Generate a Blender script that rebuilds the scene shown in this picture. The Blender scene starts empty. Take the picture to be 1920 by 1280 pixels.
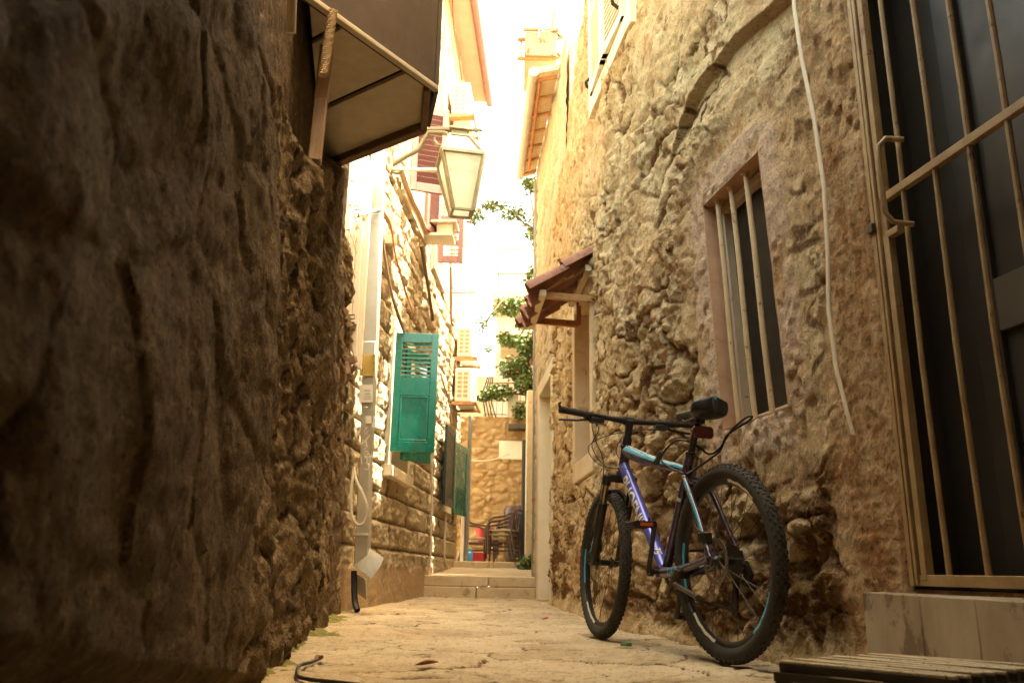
import bpy, math, random
import numpy as np
from mathutils import Vector, Matrix
random.seed(7)
RNG = np.random.default_rng(11)
rad = math.radians
SC = bpy.context.scene
COL = SC.collection

# ------------------------------------------------------------------ camera, light, exposure
FPX, PITCH, ROLL, CH = 1540.0, rad(15.6), rad(1.0), 0.298
cF = np.array([0, math.cos(PITCH), math.sin(PITCH)])
_r = np.array([1.0, 0, 0]); _u = np.array([0, -math.sin(PITCH), math.cos(PITCH)])
cR = math.cos(ROLL) * _r + math.sin(ROLL) * _u
cU = math.cos(ROLL) * _u - math.sin(ROLL) * _r
CAMP = np.array([0, 0, CH])
cam = bpy.data.cameras.new("camera"); camo = bpy.data.objects.new("camera", cam); COL.objects.link(camo)
cam.sensor_width = 36; cam.lens = FPX / 1920 * 36; cam.clip_start = .02; cam.clip_end = 2000
m = Matrix.Identity(4)
for i in range(3):
    m[i][0] = cR[i]; m[i][1] = cU[i]; m[i][2] = -cF[i]; m[i][3] = CAMP[i]
camo.matrix_world = m
cam.dof.use_dof = True; cam.dof.focus_distance = 3.3; cam.dof.aperture_fstop = 6.0
SC.camera = camo

SUN_EL, SUN_AZ = rad(64), rad(94)          # azimuth clockwise from +Y
tosun = Vector((math.sin(SUN_AZ) * math.cos(SUN_EL), math.cos(SUN_AZ) * math.cos(SUN_EL), math.sin(SUN_EL)))
sl = bpy.data.lights.new("sun", 'SUN'); sl.energy = 2.0; sl.angle = rad(.5); sl.color = (1, .92, .75)
so = bpy.data.objects.new("sun", sl); COL.objects.link(so); so.rotation_euler = tosun.to_track_quat('Z', 'Y').to_euler()
so.location = (6, 4, 15)
W = bpy.data.worlds.new("World"); SC.world = W; W.use_nodes = True
nt = W.node_tree; bg = nt.nodes['Background']
sky = nt.nodes.new('ShaderNodeTexSky'); sky.sky_type = 'NISHITA'; sky.sun_disc = False
sky.sun_elevation = SUN_EL; sky.sun_rotation = SUN_AZ; sky.dust_density = 4.0; sky.air_density = 1.0; sky.ozone_density = 1.0
mx = nt.nodes.new('ShaderNodeMix'); mx.data_type = 'RGBA'; mx.blend_type = 'MULTIPLY'; mx.inputs[0].default_value = 1
nt.links.new(sky.outputs[0], mx.inputs[6]); mx.inputs[7].default_value = (1.0, .81, .48, 1)
nt.links.new(mx.outputs[2], bg.inputs[0]); bg.inputs[1].default_value = .15
SC.view_settings.view_transform = 'Standard'; SC.view_settings.look = 'None'
SC.view_settings.exposure = 4.05; SC.view_settings.gamma = 1
SC.cycles.max_bounces = 8; SC.cycles.diffuse_bounces = 6; SC.cycles.use_denoising = True

# ------------------------------------------------------------------ pixel helpers (1920x1280 photograph)
def ray(x, y): return cF + cR * (x - 960) / FPX + cU * (640 - y) / FPX
def at(x, y, Y): d = ray(x, y); return CAMP + d * Y / d[1]
def gnd(x, y, z=0): d = ray(x, y); return CAMP + d * (z - CH) / d[2]
WALLS = {'RN': (1.61, -.194, -1), 'RF': (1.013, -.072, -1), 'L1': (-.325, -.141, 1), 'L2': (-1.586, .0625, 1)}
def wn(w):
    a, b, s = WALLS[w]; n = np.array([1.0, -b, 0]) * s; return n / np.linalg.norm(n)
def wpos(w, Y, z, off=0.0):
    a, b, s = WALLS[w]; return np.array([a + b * Y, Y, z]) + wn(w) * off
def onw(w, px, py, off=0.0):
    n = wn(w); p0 = wpos(w, 0, 0, off); d = ray(px, py)
    return CAMP + d * ((p0 - CAMP) @ n) / (d @ n)

# ------------------------------------------------------------------ noise
def hsh(ix, iy, s):
    h = (ix.astype(np.int64) * 374761393 + iy.astype(np.int64) * 668265263 + s * 1442695041) & 0xffffffff
    h = ((h ^ (h >> 13)) * 1274126177) & 0xffffffff
    h = ((h ^ (h >> 16)) * 2246822519) & 0xffffffff
    return ((h ^ (h >> 15)) & 0xffffff) / float(0xffffff)
def vn(x, y, s=0):
    ix = np.floor(x); iy = np.floor(y); fx = x - ix; fy = y - iy
    fx = fx * fx * fx * (fx * (fx * 6 - 15) + 10); fy = fy * fy * fy * (fy * (fy * 6 - 15) + 10)
    a = hsh(ix, iy, s); b = hsh(ix + 1, iy, s); c = hsh(ix, iy + 1, s); d = hsh(ix + 1, iy + 1, s)
    return (a * (1 - fx) + b * fx) * (1 - fy) + (c * (1 - fx) + d * fx) * fy
def fbm(x, y, s=0, o=4, g=.5):
    t = 0; a = 1; n = 0
    for i in range(o):
        t = t + a * (vn(x, y, s + i * 17) * 2 - 1); n += a; a *= g; x = x * 2.03 + 5.1; y = y * 2.03 + 3.7
    return t / n
def ridge(x, y, s=0, o=4):
    t = 0; a = 1; n = 0
    for i in range(o):
        t = t + a * (1 - 2 * np.abs(vn(x, y, s + i * 13) * 2 - 1)); n += a; a *= .5; x = x * 2.1 + 1.3; y = y * 2.1 + 7.7
    return t / n
def voro(x, y, s=0, j=.85):
    ix = np.floor(x); iy = np.floor(y)
    f1 = np.full(x.shape, 9.0); f2 = np.full(x.shape, 9.0); idv = np.zeros(x.shape); cx = np.zeros(x.shape); cy = np.zeros(x.shape)
    for dx in (-1, 0, 1):
        for dy in (-1, 0, 1):
            gx = ix + dx; gy = iy + dy
            px = gx + .5 + j * (hsh(gx, gy, s) - .5); py = gy + .5 + j * (hsh(gx, gy, s + 91) - .5)
            d = np.hypot(px - x, py - y); i_ = hsh(gx, gy, s + 33)
            n1 = d < f1
            f2 = np.where(n1, f1, np.minimum(f2, d)); f1 = np.where(n1, d, f1)
            idv = np.where(n1, i_, idv); cx = np.where(n1, x - px, cx); cy = np.where(n1, y - py, cy)
    return f1, f2, idv, cx, cy
def sst(a, b, x): t = np.clip((x - a) / (b - a), 0, 1); return t * t * (3 - 2 * t)
def inpoly(x, y, poly):
    r = np.zeros(x.shape, bool); n = len(poly)
    for i in range(n):
        x1, y1 = poly[i]; x2, y2 = poly[(i + 1) % n]
        c = ((y1 > y) != (y2 > y)) & (x < (x2 - x1) * (y - y1) / (y2 - y1 + 1e-12) + x1); r ^= c
    return r
def dpoly(x, y, poly, closed=True):
    d = np.full(x.shape, 99.0); n = len(poly)
    for i in range(n if closed else n - 1):
        x1, y1 = poly[i]; x2, y2 = poly[(i + 1) % n]
        L = (x2 - x1) ** 2 + (y2 - y1) ** 2 + 1e-12
        t = np.clip(((x - x1) * (x2 - x1) + (y - y1) * (y2 - y1)) / L, 0, 1)
        d = np.minimum(d, np.hypot(x - x1 - t * (x2 - x1), y - y1 - t * (y2 - y1)))
    return d

# ------------------------------------------------------------------ mesh builder
class MB:
    def __init__(s): s.v = []; s.f = []
    def add(s, vs, fs):
        o = len(s.v); s.v += [tuple(map(float, p)) for p in vs]; s.f += [tuple(i + o for i in f) for f in fs]
    def box(s, c, d, rot=None):
        hx, hy, hz = d[0] / 2, d[1] / 2, d[2] / 2; vs = []
        for x in (-hx, hx):
            for y in (-hy, hy):
                for z in (-hz, hz):
                    p = np.array([x, y, z])
                    if rot is not None: p = np.array(rot @ Vector(p))
                    vs.append(p + np.array(c))
        s.add(vs, [(0, 1, 3, 2), (4, 6, 7, 5), (0, 4, 5, 1), (2, 3, 7, 6), (0, 2, 6, 4), (1, 5, 7, 3)])
    def box2(s, a, b): s.box([(p + q) / 2 for p, q in zip(a, b)], [abs(q - p) for p, q in zip(a, b)])
    def hexa(s, q0, q1):      # two matching quads
        s.add(list(q0) + list(q1), [(3, 2, 1, 0), (4, 5, 6, 7)] + [(i, (i + 1) % 4, 4 + (i + 1) % 4, 4 + i) for i in range(4)])
    def prism(s, poly, vec):   # polygon of 3D points extruded by vec
        n = len(poly); vec = np.array(vec)
        s.add([np.array(p) for p in poly] + [np.array(p) + vec for p in poly],
              [tuple(range(n - 1, -1, -1)), tuple(range(n, 2 * n))] + [(i, (i + 1) % n, n + (i + 1) % n, n + i) for i in range(n)])
    def bar(s, a, b, w, h, up=(0, 0, 1)):   # rectangular bar from a to b, w sideways, h along up
        a = np.array(a, float); b = np.array(b, float); t = b - a; t /= np.linalg.norm(t)
        sd = np.cross(t, np.array(up, float)); sd /= np.linalg.norm(sd); u = np.cross(sd, t)
        q = lambda p: [p + sd * w / 2 + u * h / 2, p - sd * w / 2 + u * h / 2, p - sd * w / 2 - u * h / 2, p + sd * w / 2 - u * h / 2]
        s.hexa(q(a), q(b))
    def tube(s, path, r, n=10, cap=True, side=None, a0=None, a1=None):
        P = [np.array(p, float) for p in path]; k = len(P)
        if not hasattr(r, '__len__'): r = [r] * k
        ref = None; rings = []
        for i in range(k):
            t = P[min(i + 1, k - 1)] - P[max(i - 1, 0)]; t /= (np.linalg.norm(t) + 1e-12)
            if side is not None: ref = np.array(side, float)
            elif ref is None: ref = np.array([0, 0, 1.0]) if abs(t[2]) < .9 else np.array([1.0, 0, 0])
            e1 = ref - t * (ref @ t); e1 /= np.linalg.norm(e1); e2 = np.cross(t, e1); ref = e1
            ra, rb = r[i] if hasattr(r[i], '__len__') else (r[i], r[i])
            if a0 is None: an = [2 * math.pi * j / n for j in range(n)]
            else: an = [a0 + (a1 - a0) * j / n for j in range(n + 1)]
            rings.append([P[i] + e1 * ra * math.cos(a) + e2 * rb * math.sin(a) for a in an])
        c = len(rings[0]); vs = [p for R_ in rings for p in R_]; fs = []
        for i in range(k - 1):
            for j in range(c if a0 is None else c - 1):
                fs.append((i * c + j, i * c + (j + 1) % c, (i + 1) * c + (j + 1) % c, (i + 1) * c + j))
        if cap and a0 is None: fs += [tuple(range(c - 1, -1, -1)), tuple((k - 1) * c + j for j in range(c))]
        s.add(vs, fs)
    def lathe(s, prof, c, ax, n=32, closed=False):   # prof: (radius, along axis)
        ax = np.array(ax, float); ax /= np.linalg.norm(ax)
        e1 = np.array([0, 0, 1.0]) if abs(ax[2]) < .9 else np.array([1.0, 0, 0]); e1 -= ax * (e1 @ ax); e1 /= np.linalg.norm(e1); e2 = np.cross(ax, e1)
        k = len(prof); vs = []
        for j in range(n):
            a = 2 * math.pi * j / n; d = e1 * math.cos(a) + e2 * math.sin(a)
            for (r, h) in prof: vs.append(np.array(c) + d * r + ax * h)
        fs = []
        for j in range(n):
            for i in range(k if closed else k - 1):
                fs.append((j * k + i, j * k + (i + 1) % k, ((j + 1) % n) * k + (i + 1) % k, ((j + 1) % n) * k + i))
        if not closed:
            fs.append(tuple(j * k for j in range(n - 1, -1, -1))); fs.append(tuple(j * k + k - 1 for j in range(n)))
        s.add(vs, fs)

def mesh_np(name, V, Fq):
    me = bpy.data.meshes.new(name); V = np.asarray(V, np.float32); Fq = np.asarray(Fq, np.int32)
    me.vertices.add(len(V)); me.vertices.foreach_set('co', V.ravel())
    me.loops.add(Fq.size); me.loops.foreach_set('vertex_index', Fq.ravel())
    me.polygons.add(len(Fq)); me.polygons.foreach_set('loop_start', np.arange(0, Fq.size, 4, dtype=np.int32))
    me.update(calc_edges=True); me.validate(); return me

def tag(o, label=None, cat=None, group=None, kind=None):
    if label: o['label'] = label
    if cat: o['category'] = cat
    if group: o['group'] = group
    if kind: o['kind'] = kind
    return o
def thing(name, label, cat, loc=(0, 0, 0), rotz=0, group=None):
    o = bpy.data.objects.new(name, None); COL.objects.link(o); o.location = loc; o.rotation_euler = (0, 0, rotz)
    o.empty_display_size = .1
    return tag(o, label, cat, group)
def obj(name, mb, mat, parent=None, world=True, bevel=0, smooth=35, base=None, label=None):
    """world=True: builder holds world coordinates; they are taken relative to the (unrotated) top-level thing."""
    V = np.array(mb.v); off = np.zeros(3)
    if world:
        if parent is not None:
            q = parent
            while q is not None: off = off + np.array(q.location); q = q.parent
        else:
            off = np.array(base if base is not None else (V[:, 0].mean(), V[:, 1].mean(), V[:, 2].min()))
    me = bpy.data.meshes.new(name); me.from_pydata((V - off).tolist(), [], mb.f); me.validate()
    o = bpy.data.objects.new(name, me); COL.objects.link(o)
    for mt in (mat if isinstance(mat, (list, tuple)) else [mat]): me.materials.append(mt)
    if parent is not None: o.parent = parent
    elif world: o.location = off
    if smooth:
        me.shade_smooth(); me.set_sharp_from_angle(angle=rad(smooth))
    if bevel:
        b = o.modifiers.new('bevel', 'BEVEL'); b.width = bevel; b.segments = 2; b.limit_method = 'ANGLE'; b.angle_limit = rad(40)
    if label: o['label'] = label
    return o
def kids(o): return [c for c in COL.objects if c.parent == o]
def copy_tree(o, parent=None):
    c = o.copy(); COL.objects.link(c)
    if parent is not None: c.parent = parent
    for ch in list(o.children): copy_tree(ch, c)
    return c
def text_mesh(s, size):   # flat letter outlines from the built-in font, as (verts, faces) in the xy plane
    cu = bpy.data.curves.new('lettering', 'FONT'); cu.body = s; cu.size = size; cu.align_x = 'LEFT'; cu.offset = size * .022
    o = bpy.data.objects.new('lettering', cu); COL.objects.link(o)
    bpy.context.view_layer.update()
    me = bpy.data.meshes.new_from_object(o.evaluated_get(bpy.context.evaluated_depsgraph_get()))
    import bmesh
    bm = bmesh.new(); bm.from_mesh(me); bmesh.ops.triangulate(bm, faces=bm.faces[:])
    for _ in range(4):
        lg = [e for e in bm.edges if e.calc_length() > size * .12]
        if not lg: break
        bmesh.ops.subdivide_edges(bm, edges=lg, cuts=1); bmesh.ops.triangulate(bm, faces=bm.faces[:])
    bm.to_mesh(me); bm.free()
    v = [tuple(p.co) for p in me.vertices]; f = [tuple(p.vertices) for p in me.polygons]
    bpy.data.objects.remove(o); bpy.data.curves.remove(cu); bpy.data.meshes.remove(me); return v, f

# ------------------------------------------------------------------ materials
def rgb(c): return (c[0], c[1], c[2], 1)
class NT:
    def __init__(s, name):
        s.m = bpy.data.materials.new(name); s.m.use_nodes = True; s.t = s.m.node_tree; s.b = s.t.nodes['Principled BSDF']
        s.tc = s.t.nodes.new('ShaderNodeTexCoord').outputs['Object']
    def n(s, typ, **k):
        x = s.t.nodes.new(typ)
        for a, b in k.items(): setattr(x, a, b)
        return x
    def l(s, a, b): s.t.links.new(a, b)
    def noise(s, scale, det=4, rough=.6, vec=None, stretch=None):
        x = s.n('ShaderNodeTexNoise'); x.inputs['Scale'].default_value = scale; x.inputs['Detail'].default_value = det; x.inputs['Roughness'].default_value = rough
        v = vec or s.tc
        if stretch:
            mp = s.n('ShaderNodeMapping'); mp.inputs['Scale'].default_value = stretch; s.l(v, mp.inputs[0]); v = mp.outputs[0]
        s.l(v, x.inputs['Vector']); return x.outputs['Fac']
    def ramp(s, fac, stops, interp='LINEAR'):
        x = s.n('ShaderNodeValToRGB'); e = x.color_ramp; e.interpolation = interp
        while len(e.elements) < len(stops): e.elements.new(.5)
        for el, (p, c) in zip(e.elements, stops):
            el.position = p; el.color = rgb(c) if hasattr(c, '__len__') else (c, c, c, 1)
        s.l(fac, x.inputs[0]); return x.outputs[0]
    def mix(s, fac, a, b, blend='MIX'):
        x = s.n('ShaderNodeMix', data_type='RGBA', blend_type=blend)
        for v, i in ((fac, 0), (a, 6), (b, 7)):
            if hasattr(v, 'links'): s.l(v, x.inputs[i])
            elif i == 0: x.inputs[0].default_value = v
            else: x.inputs[i].default_value = rgb(v)
        return x.outputs[2]
    def attr(s, name): x = s.n('ShaderNodeAttribute'); x.attribute_name = name; sp = s.n('ShaderNodeSeparateColor'); s.l(x.outputs['Color'], sp.inputs[0]); return sp.outputs
    def bump(s, h, strength=.3, dist=.01, prev=None):
        x = s.n('ShaderNodeBump'); x.inputs['Strength'].default_value = strength; x.inputs['Distance'].default_value = dist
        s.l(h, x.inputs['Height'])
        if prev: s.l(prev, x.inputs['Normal'])
        s.l(x.outputs[0], s.b.inputs['Normal']); return x.outputs[0]
    def set(s, **k):
        for a, v in k.items():
            i = s.b.inputs[a.replace('_', ' ')]
            if hasattr(v, 'links'): s.l(v, i)
            else: i.default_value = rgb(v) if (hasattr(v, '__len__') and len(v) == 3) else v

def mat(name, c, c2=None, scale=6, rough=.6, metal=0, bump=0, bscale=60, bdist=.004, spot=None, sscale=18, sthr=.58, stretch=None, coat=0, spec=.5):
    g = NT(name)
    c2 = c2 or tuple(x * .72 for x in c)
    col = g.ramp(g.noise(scale, 5, .65, stretch=stretch), [(.32, c), (.68, c2)])
    if spot:
        col = g.mix(g.ramp(g.noise(sscale, 6, .7), [(sthr, 0.), (sthr + .07, 1.)]), col, spot)
    g.set(Base_Color=col, Metallic=metal)
    g.set(Roughness=g.ramp(g.noise(scale * 2.3, 4), [(.3, max(0, rough - .12)), (.7, min(1, rough + .12))]))
    g.b.inputs['Specular IOR Level'].default_value = spec
    if coat: g.b.inputs['Coat Weight'].default_value = coat; g.b.inputs['Coat Roughness'].default_value = .08
    if bump: g.bump(g.noise(bscale, 5, .65), bump, bdist)
    return g.m

def stone_mat(name, stones, mortar, plaster, dirt, dirt_amt=.5, bs=1.0, bstr=.7):
    """attribute 'tint': R stone id, G plaster, B joint"""
    g = NT(name); R, G, B = g.attr('tint')[:3]
    k = len(stones)
    base = g.ramp(R, [(i / max(1, k - 1), c) for i, c in enumerate(stones)])
    big = g.noise(2.2, 5, .6); mid = g.noise(11, 6, .68); fine = g.noise(70, 6, .72)
    base = g.mix(g.ramp(mid, [(.40, 0.), (.66, .8)]), base, stones[-1], 'MIX')
    base = g.mix(g.ramp(B, [(.15, 0.), (.8, 1.)]), base, mortar)
    base = g.mix(g.ramp(g.noise(5.5, 8, .78), [(.52, 0.), (.60, dirt_amt)]), base, dirt)
    pl = g.ramp(g.noise(7, 6, .65), [(.3, plaster[0]), (.55, plaster[1]), (.75, plaster[2])])
    base = g.mix(G, base, pl)
    st = g.n('ShaderNodeMath', operation='MULTIPLY'); g.l(g.ramp(g.noise(6, 6, .7, stretch=(1, 1, .4)), [(.46, 0.), (.62, .9)]), st.inputs[0]); g.l(G, st.inputs[1])
    base = g.mix(st.outputs[0], base, tuple(x * 1.6 for x in dirt))
    an = g.n('ShaderNodeAttribute'); an.attribute_name = 'tint'; base = g.mix(an.outputs['Alpha'], base, g.ramp(mid, [(.35, (.80, .62, .45)), (.65, (.66, .46, .31))]))
    base = g.mix(g.ramp(fine, [(.54, 0.), (.68, .8)]), base, tuple(x * .35 for x in dirt)); base = g.mix(g.ramp(g.noise(38, 7, .75), [(.52, 0.), (.68, .55)]), base, tuple(min(1, x * 1.12) for x in stones[-1]))
    base = g.mix(g.ramp(big, [(.35, .0), (.7, .22)]), base, dirt, 'MULTIPLY')
    g.set(Base_Color=base, Roughness=.92); g.b.inputs['Specular IOR Level'].default_value = .25
    b1 = g.bump(g.noise(24 * bs, 9, .78), bstr, .026)
    pit = g.ramp(g.noise(95 * bs, 4, .6), [(.3, 0.), (.5, 1.)])
    g.bump(pit, bstr * .8, .007, b1)
    return g.m

M = {}
M['rwall'] = stone_mat('rough limestone', [(.42, .27, .11), (.74, .57, .32), (.58, .39, .175), (.84, .67, .39)], (.18, .09, .03),
                       [(.78, .56, .30), (.70, .47, .24), (.55, .35, .16)], (.26, .12, .035), .85, 1.0, .9)
M['mwall'] = stone_mat('pale rendered stone', [(.58, .48, .32), (.66, .56, .38), (.52, .42, .27), (.68, .58, .42)], (.50, .40, .26),
                       [(.66, .56, .4), (.6, .5, .34), (.5, .4, .26)], (.40, .28, .14), .4)
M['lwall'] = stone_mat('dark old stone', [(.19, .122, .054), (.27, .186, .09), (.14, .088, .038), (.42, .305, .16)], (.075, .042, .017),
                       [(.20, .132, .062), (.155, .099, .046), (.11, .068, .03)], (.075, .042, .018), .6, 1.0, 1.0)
M['lfar'] = stone_mat('coursed limestone', [(.44, .345, .21), (.56, .47, .31), (.36, .27, .15), (.60, .52, .36)], (.15, .09, .038),
                      [(.46, .36, .22), (.40, .31, .19), (.34, .26, .15)], (.30, .18, .08), .55)
M['bwall'] = stone_mat('golden rubble stone', [(.52, .36, .17), (.62, .45, .24), (.44, .28, .12), (.64, .50, .30)], (.56, .38, .17),
                       [(.5, .36, .2), (.5, .36, .2), (.5, .36, .2)], (.34, .2, .08), .4)
M['pave'] = stone_mat('worn paving', [(.44, .35, .215), (.54, .445, .29), (.36, .275, .155), (.60, .50, .34)], (.10, .062, .028),
                      [(.45, .36, .22), (.5, .4, .25), (.4, .3, .18)], (.34, .22, .11), .5, 1.0, .5)
M['stepstone'] = mat('step stone', (.62, .50, .32), (.50, .37, .21), 5, .85, bump=.5, bscale=50, spot=(.34, .22, .1), sscale=9)
M['marble'] = mat('grubby marble', (.44, .36, .25), (.27, .20, .12), 4, .45, bump=.15, spot=(.15, .10, .055), sscale=6, sthr=.54, stretch=(1, 1, .5))
M['surround'] = mat('dressed stone', (.62, .51, .34), (.52, .40, .24), 4, .85, bump=.4, bscale=70, spot=(.42, .28, .13), sscale=10)
M['palestone'] = mat('pale dressed stone', (.74, .66, .49), (.66, .57, .40), 4, .85, bump=.25, bscale=70)
M['cream'] = mat('cream paint', (.62, .52, .36), (.54, .43, .28), 9, .5, bump=.15, spot=(.28, .12, .04), sscale=26, sthr=.63)
M['gate'] = mat('ochre painted iron', (.40, .275, .12), (.27, .15, .052), 9, .55, bump=.3, bscale=110, spot=(.16, .06, .018), sscale=22, sthr=.60)
M['bars'] = mat('cream rusty iron', (.56, .42, .24), (.48, .34, .17), 14, .55, bump=.3, bscale=90, spot=(.25, .09, .02), sscale=32, sthr=.60)
M['casing'] = mat('dusty casing', (.30, .25, .16), (.24, .19, .12), 5, .7, bump=.1, spot=(.14, .08, .03), sscale=9, sthr=.6)
M['timber'] = mat('brown timber', (.24, .15, .085), (.17, .10, .055), 12, .8, bump=.4, stretch=(6, 6, .8))
M['stool'] = mat('flaking stool enamel', (.62, .52, .33), (.5, .38, .2), 20, .35, bump=.4, bscale=120, spot=(.10, .035, .012), sscale=90, sthr=.56)
M['rust'] = mat('rust', (.30, .10, .03), (.42, .18, .06), 12, .85, bump=.4, bscale=80, spot=(.12, .045, .02))
M['rustbrown'] = mat('rusty angle iron', (.36, .15, .06), (.48, .30, .13), 9, .8, bump=.3, spot=(.15, .06, .02), sscale=14)
M['white'] = mat('aged white paint', (.76, .70, .57), (.68, .60, .46), 6, .5, bump=.1, spot=(.4, .3, .18), sscale=15, sthr=.68)
M['whitep'] = mat('white plastic', (.80, .76, .66), (.74, .68, .56), 4, .45)
M['galv'] = mat('galvanised sheet', (.52, .50, .42), (.42, .40, .33), 3, .42, metal=.55, bump=.08, bscale=30, spot=(.34, .3, .22), sscale=6, sthr=.6)
M['galvpipe'] = mat('grey painted pipe', (.26, .26, .23), (.20, .20, .17), 8, .6, bump=.2)
M['green'] = mat('teal gloss paint', (.002, .135, .095), (.0015, .11, .078), 3, .3, bump=.05, bscale=25, coat=.3)
M['dkgreen'] = mat('dark green paint', (.02, .035, .025), (.015, .025, .018), 6, .4)
M['maroon'] = mat('maroon paint', (.10, .024, .018), (.08, .02, .015), 6, .5)
M['pinkwood'] = mat('faded maroon frame', (.26, .13, .11), (.21, .10, .085), 6, .55)
M['board'] = mat('weathered board', (.64, .56, .41), (.55, .46, .32), 5, .7, bump=.2, stretch=(3, 3, .5))
M['brownboard'] = mat('brown boxed board', (.085, .052, .032), (.065, .04, .024), 5, .65, bump=.2, stretch=(3, 3, .5))
M['oldwood'] = mat('old pinkish wood', (.56, .40, .28), (.42, .27, .17), 12, .8, bump=.5, stretch=(6, 6, .8))
M['lamp'] = mat('verdigris iron', (.22, .20, .12), (.15, .12, .06), 12, .55, metal=.2, bump=.2, spot=(.14, .09, .04), sscale=22)
M['black'] = mat('black plastic', (.018, .015, .012), (.012, .010, .008), 10, .45)
M['rubber'] = mat('tyre rubber', (.050, .042, .032), (.032, .027, .02), 20, .78, bump=.2, bscale=150, spec=.3)
M['alloy'] = mat('dull alloy', (.40, .36, .29), (.3, .27, .2), 20, .35, metal=.9)
M['steel'] = mat('dark steel', (.10, .085, .06), (.06, .05, .035), 20, .4, metal=.8)
M['chrome'] = mat('fork stanchion', (.34, .29, .21), (.26, .22, .15), 10, .22, metal=1)
M['framedark'] = mat('dark violet lacquer', (.050, .030, .075), (.04, .024, .06), 4, .28, coat=.5)
M['violet'] = mat('violet metallic lacquer', (.15, .16, .58), (.12, .13, .50), 3, .3, metal=.35, coat=.6)
M['cyan'] = mat('cyan decal', (.07, .42, .60), (.06, .37, .54), 5, .3, coat=.4)
M['wdecal'] = mat('white decal', (.78, .74, .66), (.72, .68, .58), 5, .4)
M['redlens'] = mat('red reflector', (.16, .012, .01), (.12, .01, .008), 5, .2, coat=.5)
M['orangelens'] = mat('orange reflector', (.6, .12, .02), (.5, .1, .02), 5, .25, coat=.4)
M['cable'] = mat('grey cable', (.50, .44, .32), (.42, .36, .25), 6, .6)
M['cablew'] = mat('white trunking', (.70, .62, .46), (.6, .5, .36), 6, .55, spot=(.3, .2, .1), sscale=20, sthr=.66)
M['cabled'] = mat('dark cable', (.20, .13, .07), (.14, .09, .05), 8, .7)
M['tile'] = mat('clay roof tile', (.27, .125, .08), (.19, .08, .05), 9, .85, bump=.4, spot=(.12, .06, .04), sscale=16, sthr=.56)
M['pinksoffit'] = mat('pink soffit', (.50, .33, .24), (.44, .28, .2), 3, .8)
M['gutter'] = mat('gutter metal', (.50, .44, .36), (.42, .36, .29), 5, .5, metal=.3)
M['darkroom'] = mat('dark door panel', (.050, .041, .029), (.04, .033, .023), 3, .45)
M['darkboard'] = mat('dull door rail', (.13, .105, .072), (.11, .09, .06), 3, .5)
M['pane'] = mat('dusty dark glass', (.024, .018, .012), (.034, .026, .018), 5, .55, spec=.15)
M['housebody'] = mat('rough house render', (.5, .4, .26), (.42, .33, .2), 2, .9)
M['farwhite'] = mat('white house render', (.82, .78, .66), (.76, .71, .58), 2, .9)
M['slab'] = mat('concrete slab', (.55, .48, .36), (.42, .35, .25), 5, .9, bump=.3)
M['leaf'] = mat('leaf green', (.10, .16, .025), (.055, .10, .018), 9, .55)
M['leaf2'] = mat('leaf light', (.18, .22, .05), (.11, .16, .03), 9, .55)
M['bract'] = mat('pink bracts', (.62, .10, .22), (.7, .22, .3), 9, .6)
M['stem'] = mat('woody stem', (.16, .10, .05), (.12, .08, .04), 9, .8)
M['moss'] = mat('moss', (.12, .12, .02), (.20, .17, .04), 30, .95, bump=.6, bscale=160)
M['rattan'] = mat('brown varnished cane', (.10, .045, .022), (.06, .028, .014), 10, .35)
M['red'] = mat('red plastic', (.50, .02, .018), (.42, .016, .014), 5, .4)
M['blue'] = mat('blue plastic', (.05, .30, .62), (.04, .25, .52), 5, .35)
M['seatpad'] = mat('cane seat', (.50, .40, .26), (.4, .3, .18), 30, .7)
M['yellow'] = mat('yellow sticker', (.62, .42, .08), (.56, .38, .07), 5, .5)
M['ink'] = mat('printed ink', (.10, .07, .04), (.08, .06, .04), 5, .6)
M['greyink'] = mat('faded grey ink', (.42, .40, .34), (.38, .36, .3), 5, .6)
M['paper'] = mat('paper sticker', (.72, .69, .60), (.66, .62, .52), 5, .7)
M['chalk'] = mat('white paint scrawl', (.74, .71, .60), (.66, .62, .5), 9, .8)
M['dryleaf'] = mat('dry leaf', (.26, .09, .03), (.18, .05, .02), 30, .7)
M['greenclip'] = mat('green plastic', (.01, .22, .07), (.01, .18, .05), 9, .4)
M['soil'] = mat('earth', (.25, .18, .1), (.2, .14, .08), 2, .95)
g = NT('frosted lantern glass'); g.set(Base_Color=g.ramp(g.noise(6, 4, .6, stretch=(1, 1, .3)), [(.3, (.78, .80, .70)), (.7, (.66, .68, .56))]), Roughness=.35)
g.b.inputs['Transmission Weight'].default_value = .55; g.b.inputs['IOR'].default_value = 1.2; M['lglass'] = g.m

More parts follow.
